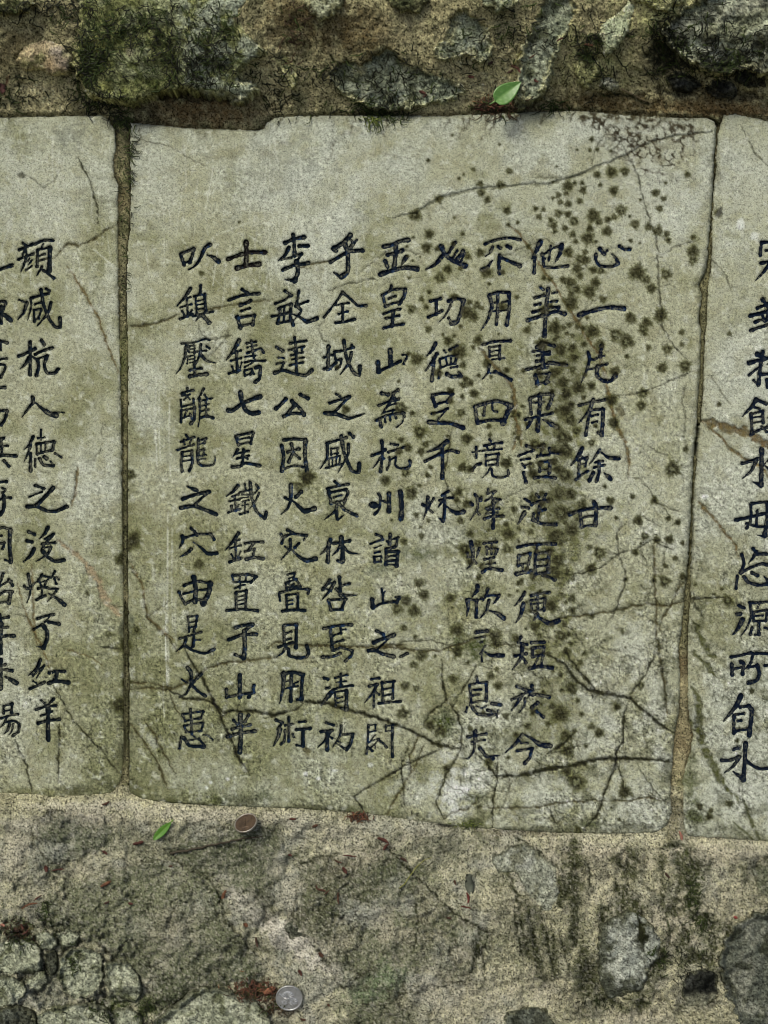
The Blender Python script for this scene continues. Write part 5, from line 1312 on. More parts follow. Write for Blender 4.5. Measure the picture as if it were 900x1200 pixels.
for i, (nm, poly, bulge, edge, rough, key) in enumerate(STN):
    P = np.array(poly, np.float32)
    w = win(P[:, 0].min() - 8, P[:, 1].min() - 8, P[:, 0].max() + 8, P[:, 1].max() + 8)
    wq = 2.2 if key in ('sg','dg','lg','gs','gn','dm','ms','gr','br','sl','ty') else 1.2
    s = poly_sd(UU[w] + WU[w] * wq + WU2[w] * 0.7, VV[w] + WV[w] * wq + WV2[w] * 0.7, P)
    t = np.clip(s / edge, 0, 1)
    sid = i * 5 + 400
    U, V = UU[w], VV[w]
    crag = np.abs(fbm(U, V, 24 if max(np.ptp(P[:, 0]), np.ptp(P[:, 1])) > 60 else 12, 4, sid))
    ridge = fbm(U, V, 34, 4, sid + 2) + 0.5 * fbm(U, V, 10, 3, sid + 4)
    if key in FLUSH and poly[0][1] > 900: bulge, edge, rough = min(bulge, 2.4), max(edge, 14), rough * 0.8
    basez = H0[w].copy()
    keepbase = H0[w]
    med = float(np.median(keepbase[s > 0])) if (s > 0).any() else 0
    if not (key in FLUSH and poly[0][1] > 900): basez = 0.55 * basez + 0.45 * med
    facet = 0
    if key in ('lr', 'sl', 'gr', 'br', 'bk', 'pl', 'ms', 'wh', 'dk'):
        rr = random.Random(i); cu_, cv_ = float(P[:, 0].mean()), float(P[:, 1].mean()); sz = max(10.0, 0.5 * float(min(np.ptp(P[:, 0]), np.ptp(P[:, 1]))))
        facet = np.full(U.shape, 1e3, np.float32)
        for kf in range(7 if sz < 25 else 16):
            an = rr.uniform(0, 6.28); sl = rr.uniform(0.12, 0.62 if key != 'lr' else 1.0) * (bulge / 9) ** 0.5
            px_, py_ = cu_ + rr.uniform(-1, 1) * sz * (0.5 if sz < 25 else 0.9), cv_ + rr.uniform(-1, 1) * sz * (0.5 if sz < 25 else 0.7)
            facet = np.minimum(facet, sl * ((U - px_) * math.cos(an) + (V - py_) * math.sin(an)) + rr.uniform(0, bulge * 0.5))
        facet = np.clip(facet, -bulge * 0.8, bulge * 0.6)
        facet = facet + 1.5 * rough * (np.round(facet / 3 + ridge * 1.4) * 0.35)
    if key in ('lr', 'dk') and nm[0] == 'r': basez = 0.25 * H0[w] + 0.75 * (med + 5)
    if key == 'lr': rough = rough * 0.45
    if V.mean() < 200 and key != 'bk': rough = rough * 0.55
    h = basez + bulge * np.sqrt(1 - (1 - t) ** 2) + rough * (ridge * 1.5 - crag * 3.0) * sm(0, 0.4, t) + facet * sm(0, 0.6, t) * (0.9 if key != 'ms' else 0.5) + N_f[w] * 0.45
    h = np.where(s < 0, h + s * 3.2 - 0.5, h)
    a, b, c = [np.array(x, np.float32) for x in SPAL[key]]
    Cs = np.empty(U.shape + (3,), np.float32); Cs[:] = a
    mixc(Cs, b, sm(-0.15, 0.35, fbm(U, V, 34, 4, sid + 6)) * 0.9)
    mixc(Cs, c, sm(0.10, 0.45, fbm(U, V, 20, 5, sid + 8)) * 0.8)
    mixc(Cs, c, sm(0.07, 0.0, crag) * 0.45 * min(1, rough / 1.6))
    if key in ('sg', 'dg', 'gs', 'lg'):
        mixc(Cs, (0.33, 0.31, 0.22), sm(0.1, 0.4, fbm(U, V, 15, 4, sid + 9)) * 0.45)
    if nm == 'U2':
        mixc(Cs, (0.27, 0.295, 0.24), sm(185, 230, U) * sm(-0.4, 0.2, ridge) * 0.85)
        mixc(Cs, (0.22, 0.22, 0.07), sm(150, 110, U) * sm(30, 60, V) * 0.6)
        mixc(Cs, (0.36, 0.33, 0.22), (1 - sm(3, 7, np.hypot(U - 152, V - 60) + N_f[w] * 3)) * 0.8)
    if nm == 'U8':
        mixc(Cs, (0.28, 0.285, 0.235), sm(18, 0, np.abs(V - 22 + (U - 830) * 0.35)) * 0.7)
        mixc(Cs, (0.045, 0.040, 0.024), sm(40, 80, V + (U - 860) * .2) * 0.55 * sm(-0.4, 0.2, ridge))
        mixc(Cs, (0.30, 0.31, 0.28), (1 - sm(8, 20, np.hypot(U - 836, V - 66) + ridge * 8)) * 0.7)
    if nm == 'H':
        mixc(Cs, (0.05, 0.055, 0.03), (1 - sm(2, 12, s + N_hi[w] * 12 + 4 * np.sign(U - 740))) * 0.8)
    if nm == 'H':
        mixc(Cs, (0.035, 0.038, 0.018), (1 - sm(3, 6, np.abs(U - 750 - (V - 1090) * 0.15) + N_hi[w] * 7)) * sm(1130, 1100, V))
    if nm == 'J': mixc(Cs, (0.22, 0.22, 0.17), sm(1160, 1170, V + N_hi[w] * 6) * 0.8)
    if nm == 'U1': mixc(Cs, (0.30, 0.21, 0.12), (1 - sm(8, 18, np.hypot(U - 66, V - 76))) * 0.6); mixc(Cs, (0.23, 0.20, 0.18), (1 - sm(8, 18, np.hypot(U - 74, V - 66))) * 0.5)
    if key in FLUSH and poly[0][1] > 900: skin(Cs, w, True); mixc(Cs, CM[w], 0.35 * sm(8, 0, s))
    elif V.mean() < 200:                       # mortar smeared over the margins of the upper stones
        sme = sm(8, 1, s + fbm(U, V, 26, 3, sid + 11) * 9)
        mixc(Cs, CM[w], sme * (0.5 if key != 'bk' else 0.2))
    else:
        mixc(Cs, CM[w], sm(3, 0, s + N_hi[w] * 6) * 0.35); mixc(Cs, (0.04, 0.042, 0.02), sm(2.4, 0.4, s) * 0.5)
    g2 = sm(0.26, 0.6, SPK[w] + 0.3 * N_hi[w])
    Cs *= (1 - 0.42 * g2)[..., None]
    sm_ = [mixc(Cs, (0.03, 0.03, 0.016), sm(0.035, 0.008, np.abs(fbm(U, V, 20, 4, sid + 13))) * (0.25 if V.mean() > 900 else 0.5))]
    if V.mean() > 900 and key in FLUSH: mixc(Cs, (0.035, 0.036, 0.02), (1 - sm(0.3, 1.8, np.abs(s - 0.8))) * sm(-0.25, 0.1, N_mid[w] + 0.4 * N_hi[w]) * 0.85)
    Cs *= (1 + 0.15 * N_g[w] + 0.50 * N_f[w])[..., None]
    Cs *= np.array((0.97, 1.0, 0.92), np.float32)
    if V.mean() < 200 and key != 'bk': Cs = Cs * 1.36
    Cs = np.clip(punch(Cs, 0.24, 1.2), 0.007, 0.7)
    if key in FLUSH and P[0, 1] > 900: Cs = CM[w].copy()
    STH.append((nm, key, w, s, h, Cs))
    ins = s > 0
    HC[w] = np.where(ins, np.maximum(h, HC[w]), HC[w]); CC[w] = np.where(ins[..., None], Cs, CC[w]); 
    # mortar drops away under the stone
    H0[w] = np.where(s > 1.5, np.minimum(H0[w], h - 3.5 * sm(1, 5, s)), H0[w])
CC = np.clip(CC, 0.008, 0.7)

# ---------------------------------------------------------------- stone wall thing
wall_org = to_local(np.float64(450), np.float64(1730), -20)
wall = add("stone_wall", None, loc=Vector(wall_org), label="rough mortared rubble wall, mossy and dark above, pale and grainy below the tablets", cat="wall")
wall.empty_display_size = 0.1
us = axis(-900, 1800, 1.6, 15); vs = vaxis(-480, 1780, 1.6, 15)
U, V = np.meshgrid(us, vs)
inside = (U > U0) & (U < U1) & (V > V0) & (V < V1)
Z = np.where(inside, samp(H0, U, V), samp(HC, U, V))
Cw = np.where(inside[..., None], samp(CM, U, V), samp(CC, U, V))
s_main = samp(SD_ALL, U, V)
far_tab = np.maximum(poly_sd(U.astype(np.float32), V.astype(np.float32), TAB_LEFT), poly_sd(U.astype(np.float32), V.astype(np.float32), TAB_RIGHT))
s_all = np.where(inside, s_main, far_tab)
# beyond the worked area the mirrored relief must stay below the side tablets and fade to plain rubble
band_ = ((V > 130) & (V < 1000) & ~inside)
Z = np.where(band_ & (s_all < 0), np.minimum(Z, -3), Z)
Z = np.where(s_all > 1.5, -9 - 10 * sm(1.5, 8, s_all), Z)
c4 = (s_all < 14)
keep = c4[:-1, :-1] | c4[1:, :-1] | c4[1:, 1:] | c4[:-1, 1:]
P, Cc, FF = sheet(us, vs, Z, Cw, keep, -110, wall_org)
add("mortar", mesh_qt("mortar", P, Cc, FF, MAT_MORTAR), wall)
for nm, key, w, s, h, Cs in STH:
    st = 1
    us_ = UU[w][0]; vs_2 = VV[w][:, 0]
    big = us_.size * vs_2.size > 9000
    if big: 
        sl = (slice(None, None, 2), slice(None, None, 2)) if False else (slice(None), slice(None))
    k4 = s > -5
    keep = k4[:-1, :-1] & k4[1:, :-1] & k4[1:, 1:] & k4[:-1, 1:]
    iu = np.unique(np.round(np.arange(0, us_.size - 1, 1.45)).astype(int)); iv = np.unique(np.round(np.arange(0, vs_2.size - 1, 1.45)).astype(int))
    us_, vs_2, h, Cs, k4 = us_[iu], vs_2[iv], h[np.ix_(iv, iu)], Cs[np.ix_(iv, iu)], k4[np.ix_(iv, iu)]
    keep = k4[:-1, :-1] & k4[1:, :-1] & k4[1:, 1:] & k4[:-1, 1:]
    P, Cc, FF = sheet(us_, vs_2, np.maximum(h, -40), Cs, keep, -45, wall_org)
    add("stone", mesh_qt("stone", P, Cc, FF, MAT_ROCK), wall)

# ---------------------------------------------------------------- moss threads (nobody could count them)
def ribbon_tube(path, rad, sides=3):
    """thin tapered tube along (n,3) points"""
    path = np.asarray(path); n = len(path)
    tan = np.gradient(path, axis=0); tan /= np.linalg.norm(tan, axis=1, keepdims=True) + 1e-9
    ref = np.array([0, 0, 1.0]); sx = np.cross(tan, ref); sx /= np.linalg.norm(sx, axis=1, keepdims=True) + 1e-9
    sy = np.cross(sx, tan)
    vs = []
    for k in range(sides):
        a = 2 * math.pi * k / sides + 0.5
        vs.append(path + (sx * math.cos(a) + sy * math.sin(a)) * np.asarray(rad)[:, None])
    Vt = np.stack(vs, 1).reshape(-1, 3)
    F = []
    for i in range(n - 1):
        for k in range(sides):
            F.append((i * sides + k, i * sides + (k + 1) % sides, (i + 1) * sides + (k + 1) % sides, (i + 1) * sides + k))
    return Vt, F
HTOP = HC
def surf(u, v):
    sdv = float(samp(SD_ALL, u, v))
    if sdv > 0:
        return float(samp(HS, u, v))
    return float(samp(HTOP, u, v))
VS, FS, CSL = [], [], []
off = 0
def strand(u, v, ang, L, r, col, curl=0.5, lift=1.2):
    global off
    n = max(4, int(L / 2.6)); pts = []
    for i in range(n):
        z = surf(u, v) + lift * (0.35 + 0.65 * math.sin(math.pi * min(1, i / (n - 1)) ** 0.8))
        pts.append(to_local(np.float64(u), np.float64(v), z) - wall_org)
        ang += random.gauss(0, curl); u += L / n * math.cos(ang); v += L / n * math.sin(ang)
    rad = np.linspace(r, r * 0.35, n) * PX
    Vt, F = ribbon_tube(np.array(pts), rad)
    VS.append(Vt); FS.extend([tuple(x + off for x in f) for f in F]); off += len(Vt)
    CSL.append(np.tile(np.array(col) * random.uniform(0.7, 1.35), (len(Vt), 1)))
MG = (0.030, 0.046, 0.009); MK = (0.012, 0.014, 0.006); MB = (0.055, 0.035, 0.018); MY = (0.10, 0.125, 0.025)
MZ = [(100,70,12,40,90,MK),(160,30,60,34,70,MK),(130,30,45,34,110,MG),(180,40,30,34,80,MG),(115,60,20,30,110,MG),(100,85,14,16,60,MG),(118,118,22,10,90,MK),(140,140,12,10,50,MG),(230,50,40,40,110,MK),(250,30,30,24,50,MG),(200,90,50,20,40,MG),
 (245,80,40,24,120,MK),(60,10,50,12,60,MK),(20,105,30,16,36,MK),(330,100,36,34,60,MK),(345,40,20,40,40,MB),(385,84,16,10,34,MK),(430,126,34,8,60,MG),(445,137,24,8,36,MG),(435,140,12,6,24,MY),
 (470,95,50,26,90,MK),(560,60,60,40,60,MK),(580,124,26,8,80,MB),(620,30,30,26,50,MK),(700,60,40,40,70,MK),(690,45,16,12,40,MG),(685,66,10,5,24,MG),(650,124,12,4,30,MG),(780,55,26,36,160,MK),(820,40,40,30,80,MK),(850,72,40,14,110,MK),(850,76,16,6,40,MG),(890,50,20,30,40,MK),
 (150,210,8,40,36,MG),(154,175,10,20,24,MG),(146,300,4,60,20,MG),(120,1180,20,12,60,MG),(172,1182,12,12,70,MG),(85,1128,6,12,30,MG),(52,1066,5,12,30,MG),(20,1088,18,10,50,MB),(30,1100,20,10,30,MG),
 (300,1160,22,9,130,MB),(320,1178,14,8,50,MB),(812,1045,7,24,60,MG),(820,1080,14,12,40,MG),(775,1120,10,14,40,MG),(800,1120,30,24,50,MK),(700,1175,20,6,20,MK),(545,966,12,3,24,MY)]
for (u, v, su, sv, n, col) in MZ:
    for i in range(n):
        x, y = random.gauss(u, su * 0.62), random.gauss(v, sv * 0.62)
        if not (U0 + 14 < x < U1 - 14 and V0 + 14 < y < V1 - 14): continue
        if float(samp(SD_ALL, x, y)) > 6: continue
        c = col if random.random() < 0.7 else (MK if col is MG else MG)
        strand(x, y, random.gauss(1.3, 1.1), random.uniform(7, 24 if y < 200 else 14), random.uniform(0.55, 1.10 if y < 200 else 0.8), c, 0.55, 2.6)
moss = make_mesh("moss", np.vstack(VS), np.array(FS), np.vstack(CSL), MAT_PLANT)
add("moss", moss, wall, kind="stuff")

# ---------------------------------------------------------------- leaves, coins, twig, litter
def hsurf(u, v, r=3):
    return max(surf(u + a, v + b) for a in (-r, 0, r) for b in (-r, 0, r))
def leaf(name, outline_c, tip, widthf, n, label, col1, col2, fold=0.25, lift=3.0, stem=None, serr=0.0, group=None, cat="leaf", curl=0.15):
    """blade between base and tip with midrib, folded halves and curled edge"""
    (bu, bv), (tu, tv) = outline_c, tip
    L = math.hypot(tu - bu, tv - bv); ax = np.array([(tu - bu) / L, (tv - bv) / L]); nx = np.array([-ax[1], ax[0]])
    m = 5
    org_uv = np.array([(bu + tu) / 2, (bv + tv) / 2]); z0 = hsurf(*org_uv, r=L * 0.25)
    org = to_local(org_uv[0], org_uv[1], z0)
    V_, Cl, F = [], [], []
    for i in range(n + 1):
        t = i / n; wdt = widthf(t) * L
        for j in range(-m, m + 1):
            q = j / m
            ww = wdt * (1 + serr * math.sin(t * 60) * abs(q))
            p = np.array([bu, bv]) + ax * (t * L) + nx * (q * ww * (1 if q > 0 else 1.06))
            z = z0 + lift + abs(q) * ww * fold + L * curl * (t - 0.5) ** 2 * 1.6 - (0.22 if j == 0 else 0) + 0.25 * math.sin(t * 34 + abs(q) * 5) * abs(q)
            V_.append(to_local(p[0], p[1], z) - org)
            vein = 1.0 if j == 0 or (abs((t * 8 - abs(q) * 1.4) % 1) < 0.14) else 0.0
            Cl.append(np.array(col1) * (1 - 0.45 * vein) + np.array(col2) * 0.45 * vein)
    k = 2 * m + 1
    nb = len(V_)
    V_ += [v - np.array((0, 0, 0.00025)) for v in V_]; Cl += Cl
    for i in range(n):
        for j in range(k - 1):
            a = i * k + j; F.append((a, a + 1, a + k + 1, a + k)); F.append((nb + a, nb + a + k, nb + a + k + 1, nb + a + 1))
    rimi = [j for j in range(k)] + [i * k + k - 1 for i in range(1, n + 1)] + [n * k + j for j in range(k - 2, -1, -1)] + [i * k for i in range(n - 1, 0, -1)]
    for a, b in zip(rimi, rimi[1:] + rimi[:1]): F.append((a, nb + a, nb + b, b))
    root = add(name, None, loc=Vector(org), label=label, cat=cat, group=group)
    root.empty_display_size = 0.01
    add("blade", make_mesh("blade", V_, np.array(F), np.array(Cl), MAT_LEAF), root)
    if stem:
        pts = [to_local(np.float64(a), np.float64(b), hsurf(a, b, 1) + 1.0 + c) - org for a, b, c in stem]
        Vt, Fs = ribbon_tube(np.array(pts), np.linspace(0.8, 1.2, len(pts)) * PX, 6)
        add("stalk", make_mesh("stalk", Vt, np.array(Fs), np.tile(np.array(col2), (len(Vt), 1)), MAT_LEAF), root)
    return root
MAT_LEAF = rock_material("fresh_leaf", 0.42, 300, 0.12, 0.2, 200, 0.0, 0.0003, 0.5)
leaf("green_leaf", (580, 119), (611, 95.5), lambda t: 0.80 * (max(t, 0) ** 0.55) * (max(1 - t, 0) ** 1.05) + 0.003, 18,
     "broad fresh green leaf lying above the middle tablet", (0.085, 0.205, 0.034), (0.19, 0.33, 0.10), 0.30, 8.0,
     stem=[(571, 123.5, 0), (574, 122, .6), (577, 120.6, 1.6), (581, 118, 3)])
leaf("green_leaf", (179.5, 984.5), (200.5, 963.5), lambda t: 0.155 * math.sin(math.pi * t ** 0.9) ** 0.7 + 0.004, 18,
     "small narrow bright green leaf lying below the mossy joint", (0.075, 0.20, 0.020), (0.15, 0.26, 0.04), 0.25, 2.0, serr=0.10, curl=0.1,
     stem=[(200, 964, 2), (202.5, 961, 2)])

def metal(name, col, rough, noise):
    m = bpy.data.materials.new(name); m.use_nodes = True
    nt = m.node_tree; N = nt.nodes; L = nt.links; b = N["Principled BSDF"]
    b.inputs["Metallic"].default_value = 0.75; b.inputs["Roughness"].default_value = rough
    tc = N.new("ShaderNodeTexCoord"); n = N.new("ShaderNodeTexNoise"); n.inputs["Scale"].default_value = 260; n.inputs["Detail"].default_value = 5
    L.new(tc.outputs["Object"], n.inputs["Vector"])
    cr = N.new("ShaderNodeValToRGB"); cr.color_ramp.elements[0].position = 0.38; cr.color_ramp.elements[1].position = 0.62
    cr.color_ramp.elements[0].color = (*noise, 1); cr.color_ramp.elements[1].color = (*col, 1)
    L.new(n.outputs["Fac"], cr.inputs[0]); L.new(cr.outputs[0], b.inputs["Base Color"])
    bp = N.new("ShaderNodeBump"); bp.inputs["Strength"].default_value = 0.3; bp.inputs["Distance"].default_value = 0.0003
    L.new(n.outputs["Fac"], bp.inputs["Height"]); L.new(bp.outputs[0], b.inputs["Normal"])
    return m
MAT_SILVER = metal("dull_nickel", (0.50, 0.51, 0.50), 0.42, (0.40, 0.405, 0.39))
MAT_BRONZE = metal("tarnished_bronze", (0.115, 0.080, 0.052), 0.65, (0.070, 0.050, 0.035))
MAT_RIM = metal("worn_coin_rim", (0.42, 0.40, 0.36), 0.4, (0.25, 0.22, 0.18))

def coin(u, v, R, label, mat_face, mat_rim, tilt, flower=True):
    """disc with raised rim and a many-petalled flower in relief"""
    zc = hsurf(u, v, R * 0.7)
    org = to_local(np.float64(u), np.float64(v), zc + (1.5 if flower else 6.0))
    root = add("coin", None, loc=Vector(org), label=label, cat="coin")
    root.empty_display_size = 0.01
    root.matrix_world = M @ Matrix.Translation(Vector(org)) @ tilt
    r = R * PX; th = 0.0018
    nr, na = 34, 120
    def relief(a, q):
        if q > 0.90: return 0
        if flower:
            h = 0
            for (cx, cy, sc, n, ph) in ((-0.10, 0.10, 0.46, 13, 0.3), (0.30, -0.32, 0.34, 10, 0.9), (-0.34, -0.36, 0.24, 8, 0.1)):
                x = q * math.cos(a) - cx; y = q * math.sin(a) - cy
                d = math.hypot(x, y) / sc; an = math.atan2(y, x)
                if d < 1.05: h = max(h, (0.35 + 0.65 * abs(math.cos(an * n / 2 + ph + d * 1.5))) * (1 if d > 0.22 else 0.7) * (1 - d ** 6 * 0.8))
            st = abs(q * math.sin(a + 0.8) + 0.28) < 0.035 and q < 0.8
            return max(h, 0.6 if st else 0)
        x, y = q * math.cos(a), q * math.sin(a)
        return 0.8 if (abs(x + 0.1) < 0.08 and abs(y) < 0.45) or (abs(y + 0.42) < 0.06 and abs(x) < 0.3) else (0.4 if 0.62 < q < 0.68 and math.sin(a * 9) > 0.1 else 0)
    V_ = [(0, 0, th)]; F3 = []; F4 = []
    for i in range(1, nr + 1):
        q = i / nr * 0.90
        for k in range(na):
            a = 2 * math.pi * k / na; V_.append((q * r * math.cos(a), q * r * math.sin(a), th - 0.00012 + 0.00075 * relief(a, q)))
    for k in range(na): F3.append((0, 1 + k, 1 + (k + 1) % na))
    for i in range(nr - 1):
        for k in range(na): F4.append((1 + i * na + k, 1 + (i + 1) * na + k, 1 + (i + 1) * na + (k + 1) % na, 1 + i * na + (k + 1) % na))
    me = bpy.data.meshes.new("face"); me.from_pydata(V_, [], F3 + F4); me.update(); me.materials.append(mat_face)
    for p in me.polygons: p.use_smooth = True
    add("face", me, root)
    prof = [(0.90, th - 0.0001), (0.915, th + 0.00022), (0.975, th + 0.00024), (1.0, th + 0.00008), (1.0, 0.00012), (0.975, 0), (0, 0)]
    V_ = []; F = []
    for (q, z) in prof[:-1]:
        for k in range(na):
            a = 2 * math.pi * k / na; V_.append((q * r * math.cos(a), q * r * math.sin(a), z))
    for i in range(len(prof) - 2):
        for k in range(na): F.append((i * na + k, (i + 1) * na + k, (i + 1) * na + (k + 1) % na, i * na + (k + 1) % na))
    F.append(tuple(range((len(prof) - 2) * na, (len(prof) - 1) * na))[::-1])
    me = bpy.data.meshes.new("rim"); me.from_pydata(V_, [], F); me.update(); me.materials.append(mat_rim)
    for p in me.polygons: p.use_smooth = True
    add("rim", me, root)
coin(339, 1168.6, 15.2, "silver coin with raised flower, lying beside the brown litter", MAT_SILVER, MAT_SILVER, Matrix.Rotation(math.radians(8), 4, 'X'))
coin(288.5, 965.5, 13.4, "tarnished brown coin lying tilted under the middle tablet", MAT_BRONZE, MAT_RIM,
     Matrix.Rotation(math.radians(14), 4, 'Z') @ Matrix.Rotation(math.radians(-58), 4, 'X'), flower=False)

def tube_thing(name, pts, r0, r1, col, label, cat, group=None, lift=0.8, sides=6, mat=None, kinks=0.0):
    q = []
    pts = [np.array(p, float) for p in pts]
    for a, b in zip(pts[:-1], pts[1:]):
        n = max(2, int(np.hypot(*(b - a)) / 3))
        for i in range(n): q.append(a + (b - a) * i / n + np.random.default_rng(len(q)).normal(0, kinks, 2))
    q.append(pts[-1])
    c = q[len(q) // 2]; org = to_local(c[0], c[1], hsurf(c[0], c[1], 2))
    zs = np.array([hsurf(p[0], p[1], 1.5) for p in q])
    zs = np.convolve(np.pad(zs, 2, mode='edge'), np.ones(5) / 5, 'valid') + lift
    P = np.array([to_local(p[0], p[1], z) - org for p, z in zip(q, zs)])
    Vt, F = ribbon_tube(P, np.linspace(r0, r1, len(q)) * PX, sides)
    n = len(q) * sides
    me = make_mesh(name, Vt, [list(f) for f in F] + [list(range(sides))[::-1], list(range(n - sides, n))], np.tile(np.array(col), (len(Vt), 1)), mat or MAT_PLANT)
    return add(name, me, None, loc=Vector(org), label=label, cat=cat, group=group)
tube_thing("twig", [(199, 1000), (215, 997.5), (232, 994), (255, 989), (278, 984), (292, 982)], 1.5, 0.9, (0.045, 0.038, 0.024), "long thin dry twig lying below the brown coin", "twig", kinks=0.35)
tube_thing("pine_needle", [(288, 983), (297, 981.5), (307, 980.5)], 0.7, 0.4, (0.07, 0.05, 0.03), "short dry needle at the right tip of the twig", "needle")
tube_thing("grass_blade", [(468, 1041), (474, 1036), (480, 1027), (488, 1016), (497, 1008), (506, 1005)], 0.7, 0.35, (0.19, 0.20, 0.05), "curved yellow-green grass blade on the lower stone", "grass blade")
tube_thing("grass_blade", [(602, 76), (606, 70), (609, 63), (612, 60)], 0.6, 0.35, (0.17, 0.17, 0.05), "tiny dry grass blade above the big green leaf", "grass blade")
tube_thing("twig", [(728, 104), (738, 109), (748, 114), (757, 119)], 0.7, 0.4, (0.15, 0.12, 0.07), "pale splinter on the brown band above the middle tablet", "twig")
# single dry fragments: u v angle length width r g b
def fragment(u, v, ang, L, wd, col, label, group=None, name="dry_leaf"):
    z0 = hsurf(u, v, max(1.5, L * 0.2)); org = to_local(np.float64(u), np.float64(v), z0)
    n = 7; V_ = []; F = []; Cl = []
    bend = random.uniform(-0.5, 0.5); rr = random.Random(int(u * 7 + v))
    for i in range(n + 1):
        t = i / n; a = ang + bend * (t - 0.5)
        cx = u + (t - 0.5) * L * math.cos(a); cy = v + (t - 0.5) * L * math.sin(a)
        w_ = wd * (0.25 + 0.75 * math.sin(math.pi * min(0.96, 0.06 + t * 0.9)) ** 0.7) * rr.uniform(0.75, 1.2)
        zz = z0 + 1.0 + 0.10 * L * (2 * t - 1) ** 2 + rr.uniform(-.2, .2)
        for (q, dz) in ((-1, 0.5 * wd * .5), (0, 0), (1, 0.45 * wd * .5), (0, -0.55)):
            V_.append(to_local(cx - math.sin(a) * q * w_ * 0.5, cy + math.cos(a) * q * w_ * 0.5, zz + dz) - org)
            Cl.append(np.array(col) * rr.uniform(0.7, 1.3))
    for i in range(n):
        for k in range(4): F.append([i * 4 + k, i * 4 + (k + 1) % 4, i * 4 + 4 + (k + 1) % 4, i * 4 + 4 + k])
    F += [[3, 2, 1, 0], [n * 4, n * 4 + 1, n * 4 + 2, n * 4 + 3]]
    return add(name, make_mesh(name, V_, F, np.array(Cl), MAT_PLANT), None, loc=Vector(org), label=label, cat="leaf", group=group)
RB, RO, DB, PKc = (0.070, 0.027, 0.018), (0.12, 0.055, 0.028), (0.050, 0.028, 0.018), (0.30, 0.14, 0.10)
fragment(162, 988, -.25, 13, 4, RB, "red-brown leaf scrap between the small green leaf and left edge")
fragment(124, 1036, -.5, 14, 4, RO, "orange-brown curled leaf scrap on the large grey-green stone")
fragment(54, 1018, 1.4, 8, 5, RB, "dark red leaf scrap left of a long dry needle")
fragment(68, 1019, -.15, 17, 1.8, RB, "long dry reddish needle on the pale mortar at left")
fragment(34, 1060, -.35, 20, 2.6, RO, "bent orange-brown dry stem near the broken stones")
fragment(44, 1052, -.6, 12, 1.8, RB, "thin red stem crossing the bent dry stem")
fragment(3, 1084, 0.2, 5, 4.5, PKc, "tiny round orange leaf bit at the far left edge")
fragment(262, 1049, 1.9, 13, 4, RO, "rusty leaf scrap at the head of the white streak")
fragment(288, 1084, .6, 6, 5, RO, "small orange-red leaf scrap on the white streak")
fragment(300.5, 1104, 1.4, 12, 3, DB, "dark brown seed husk on the pale white streak")
fragment(316, 1161, -.5, 15, 7, (0.20, 0.085, 0.045), "crisp brown leaf touching the silver coin's left side")
fragment(798.5, 980, 1.35, 13, 3.2, PKc, "pink sliver standing under the right mortar joint")
fragment(549, 1052, 1.45, 13, 3, (0.11, 0.026, 0.02), "bright red twiggy scrap below a grey flake")
fragment(546, 1063, .2, 12, 2, (0.09, 0.024, 0.018), "short red stem crossing the red twiggy scrap")
fragment(862, 1075, .3, 5, 3, (0.25, 0.06, 0.05), "tiny red leaf bit above the dark right boulder")
fragment(2, 103, 1.0, 12, 9, (0.05, 0.018, 0.014), "dark red leaf cut by the left edge, above the tablets")
fragment(690, 52, .1, 10, 3, (0.12, 0.055, 0.03), "rusty leaf scrap beside the green moss, upper right")
fragment(550, 1036, 1.45, 24, 11, (0.085, 0.095, 0.070), "grey-green flake of stone or bark above the red scrap", name="stone_flake")
MARKS_NEAR = [("the bronze coin", 288, 966), ("the silver coin", 339, 1168), ("the narrow green leaf", 190, 974), ("the big green leaf", 595, 108), ("the long twig", 245, 990), ("the pale white streak", 330, 1085),
    ("the broken stones at lower left", 75, 1135), ("the small litter heap", 420, 958), ("the yellow-green grass blade", 486, 1020), ("the grey-green flake", 550, 1036), ("the pale grey boulder", 738, 1115), ("the right mortar joint", 795, 950),
    ("the mossy joint's foot", 148, 935), ("the dark middle stone's top corner", 455, 995), ("the upper grey schist", 640, 60), ("the black rock shards", 840, 100), ("the brown litter heap", 300, 1160), ("the left edge pebble", 3, 1084)]
USED = set()
def scrap_label(u, v, L, w_):
    size = "tiny" if L < 7 else ("short" if L < 9.5 else "longer")
    form = "dry needle" if w_ <= 2.4 else ("leaf crumb" if w_ >= 4 else "leaf scrap")
    for nm, a, b in sorted(MARKS_NEAR, key=lambda m: math.hypot(m[1] - u, m[2] - v)):
        du, dv = u - a, v - b
        d = "just " if math.hypot(du, dv) < 26 else ("well " if math.hypot(du, dv) > 70 else "")
        if abs(du) > 2 * abs(dv): w = "right of" if du > 0 else "left of"
        elif abs(dv) > 2 * abs(du): w = "below" if dv > 0 else "above"
        else: w = ("below and " if dv > 0 else "above and ") + ("right of" if du > 0 else "left of")
        lab = f"{size} reddish-brown {form} {d}{w} {nm}"
        if lab not in USED:
            USED.add(lab); return lab
    return f"{size} reddish-brown {form} on the rubble"
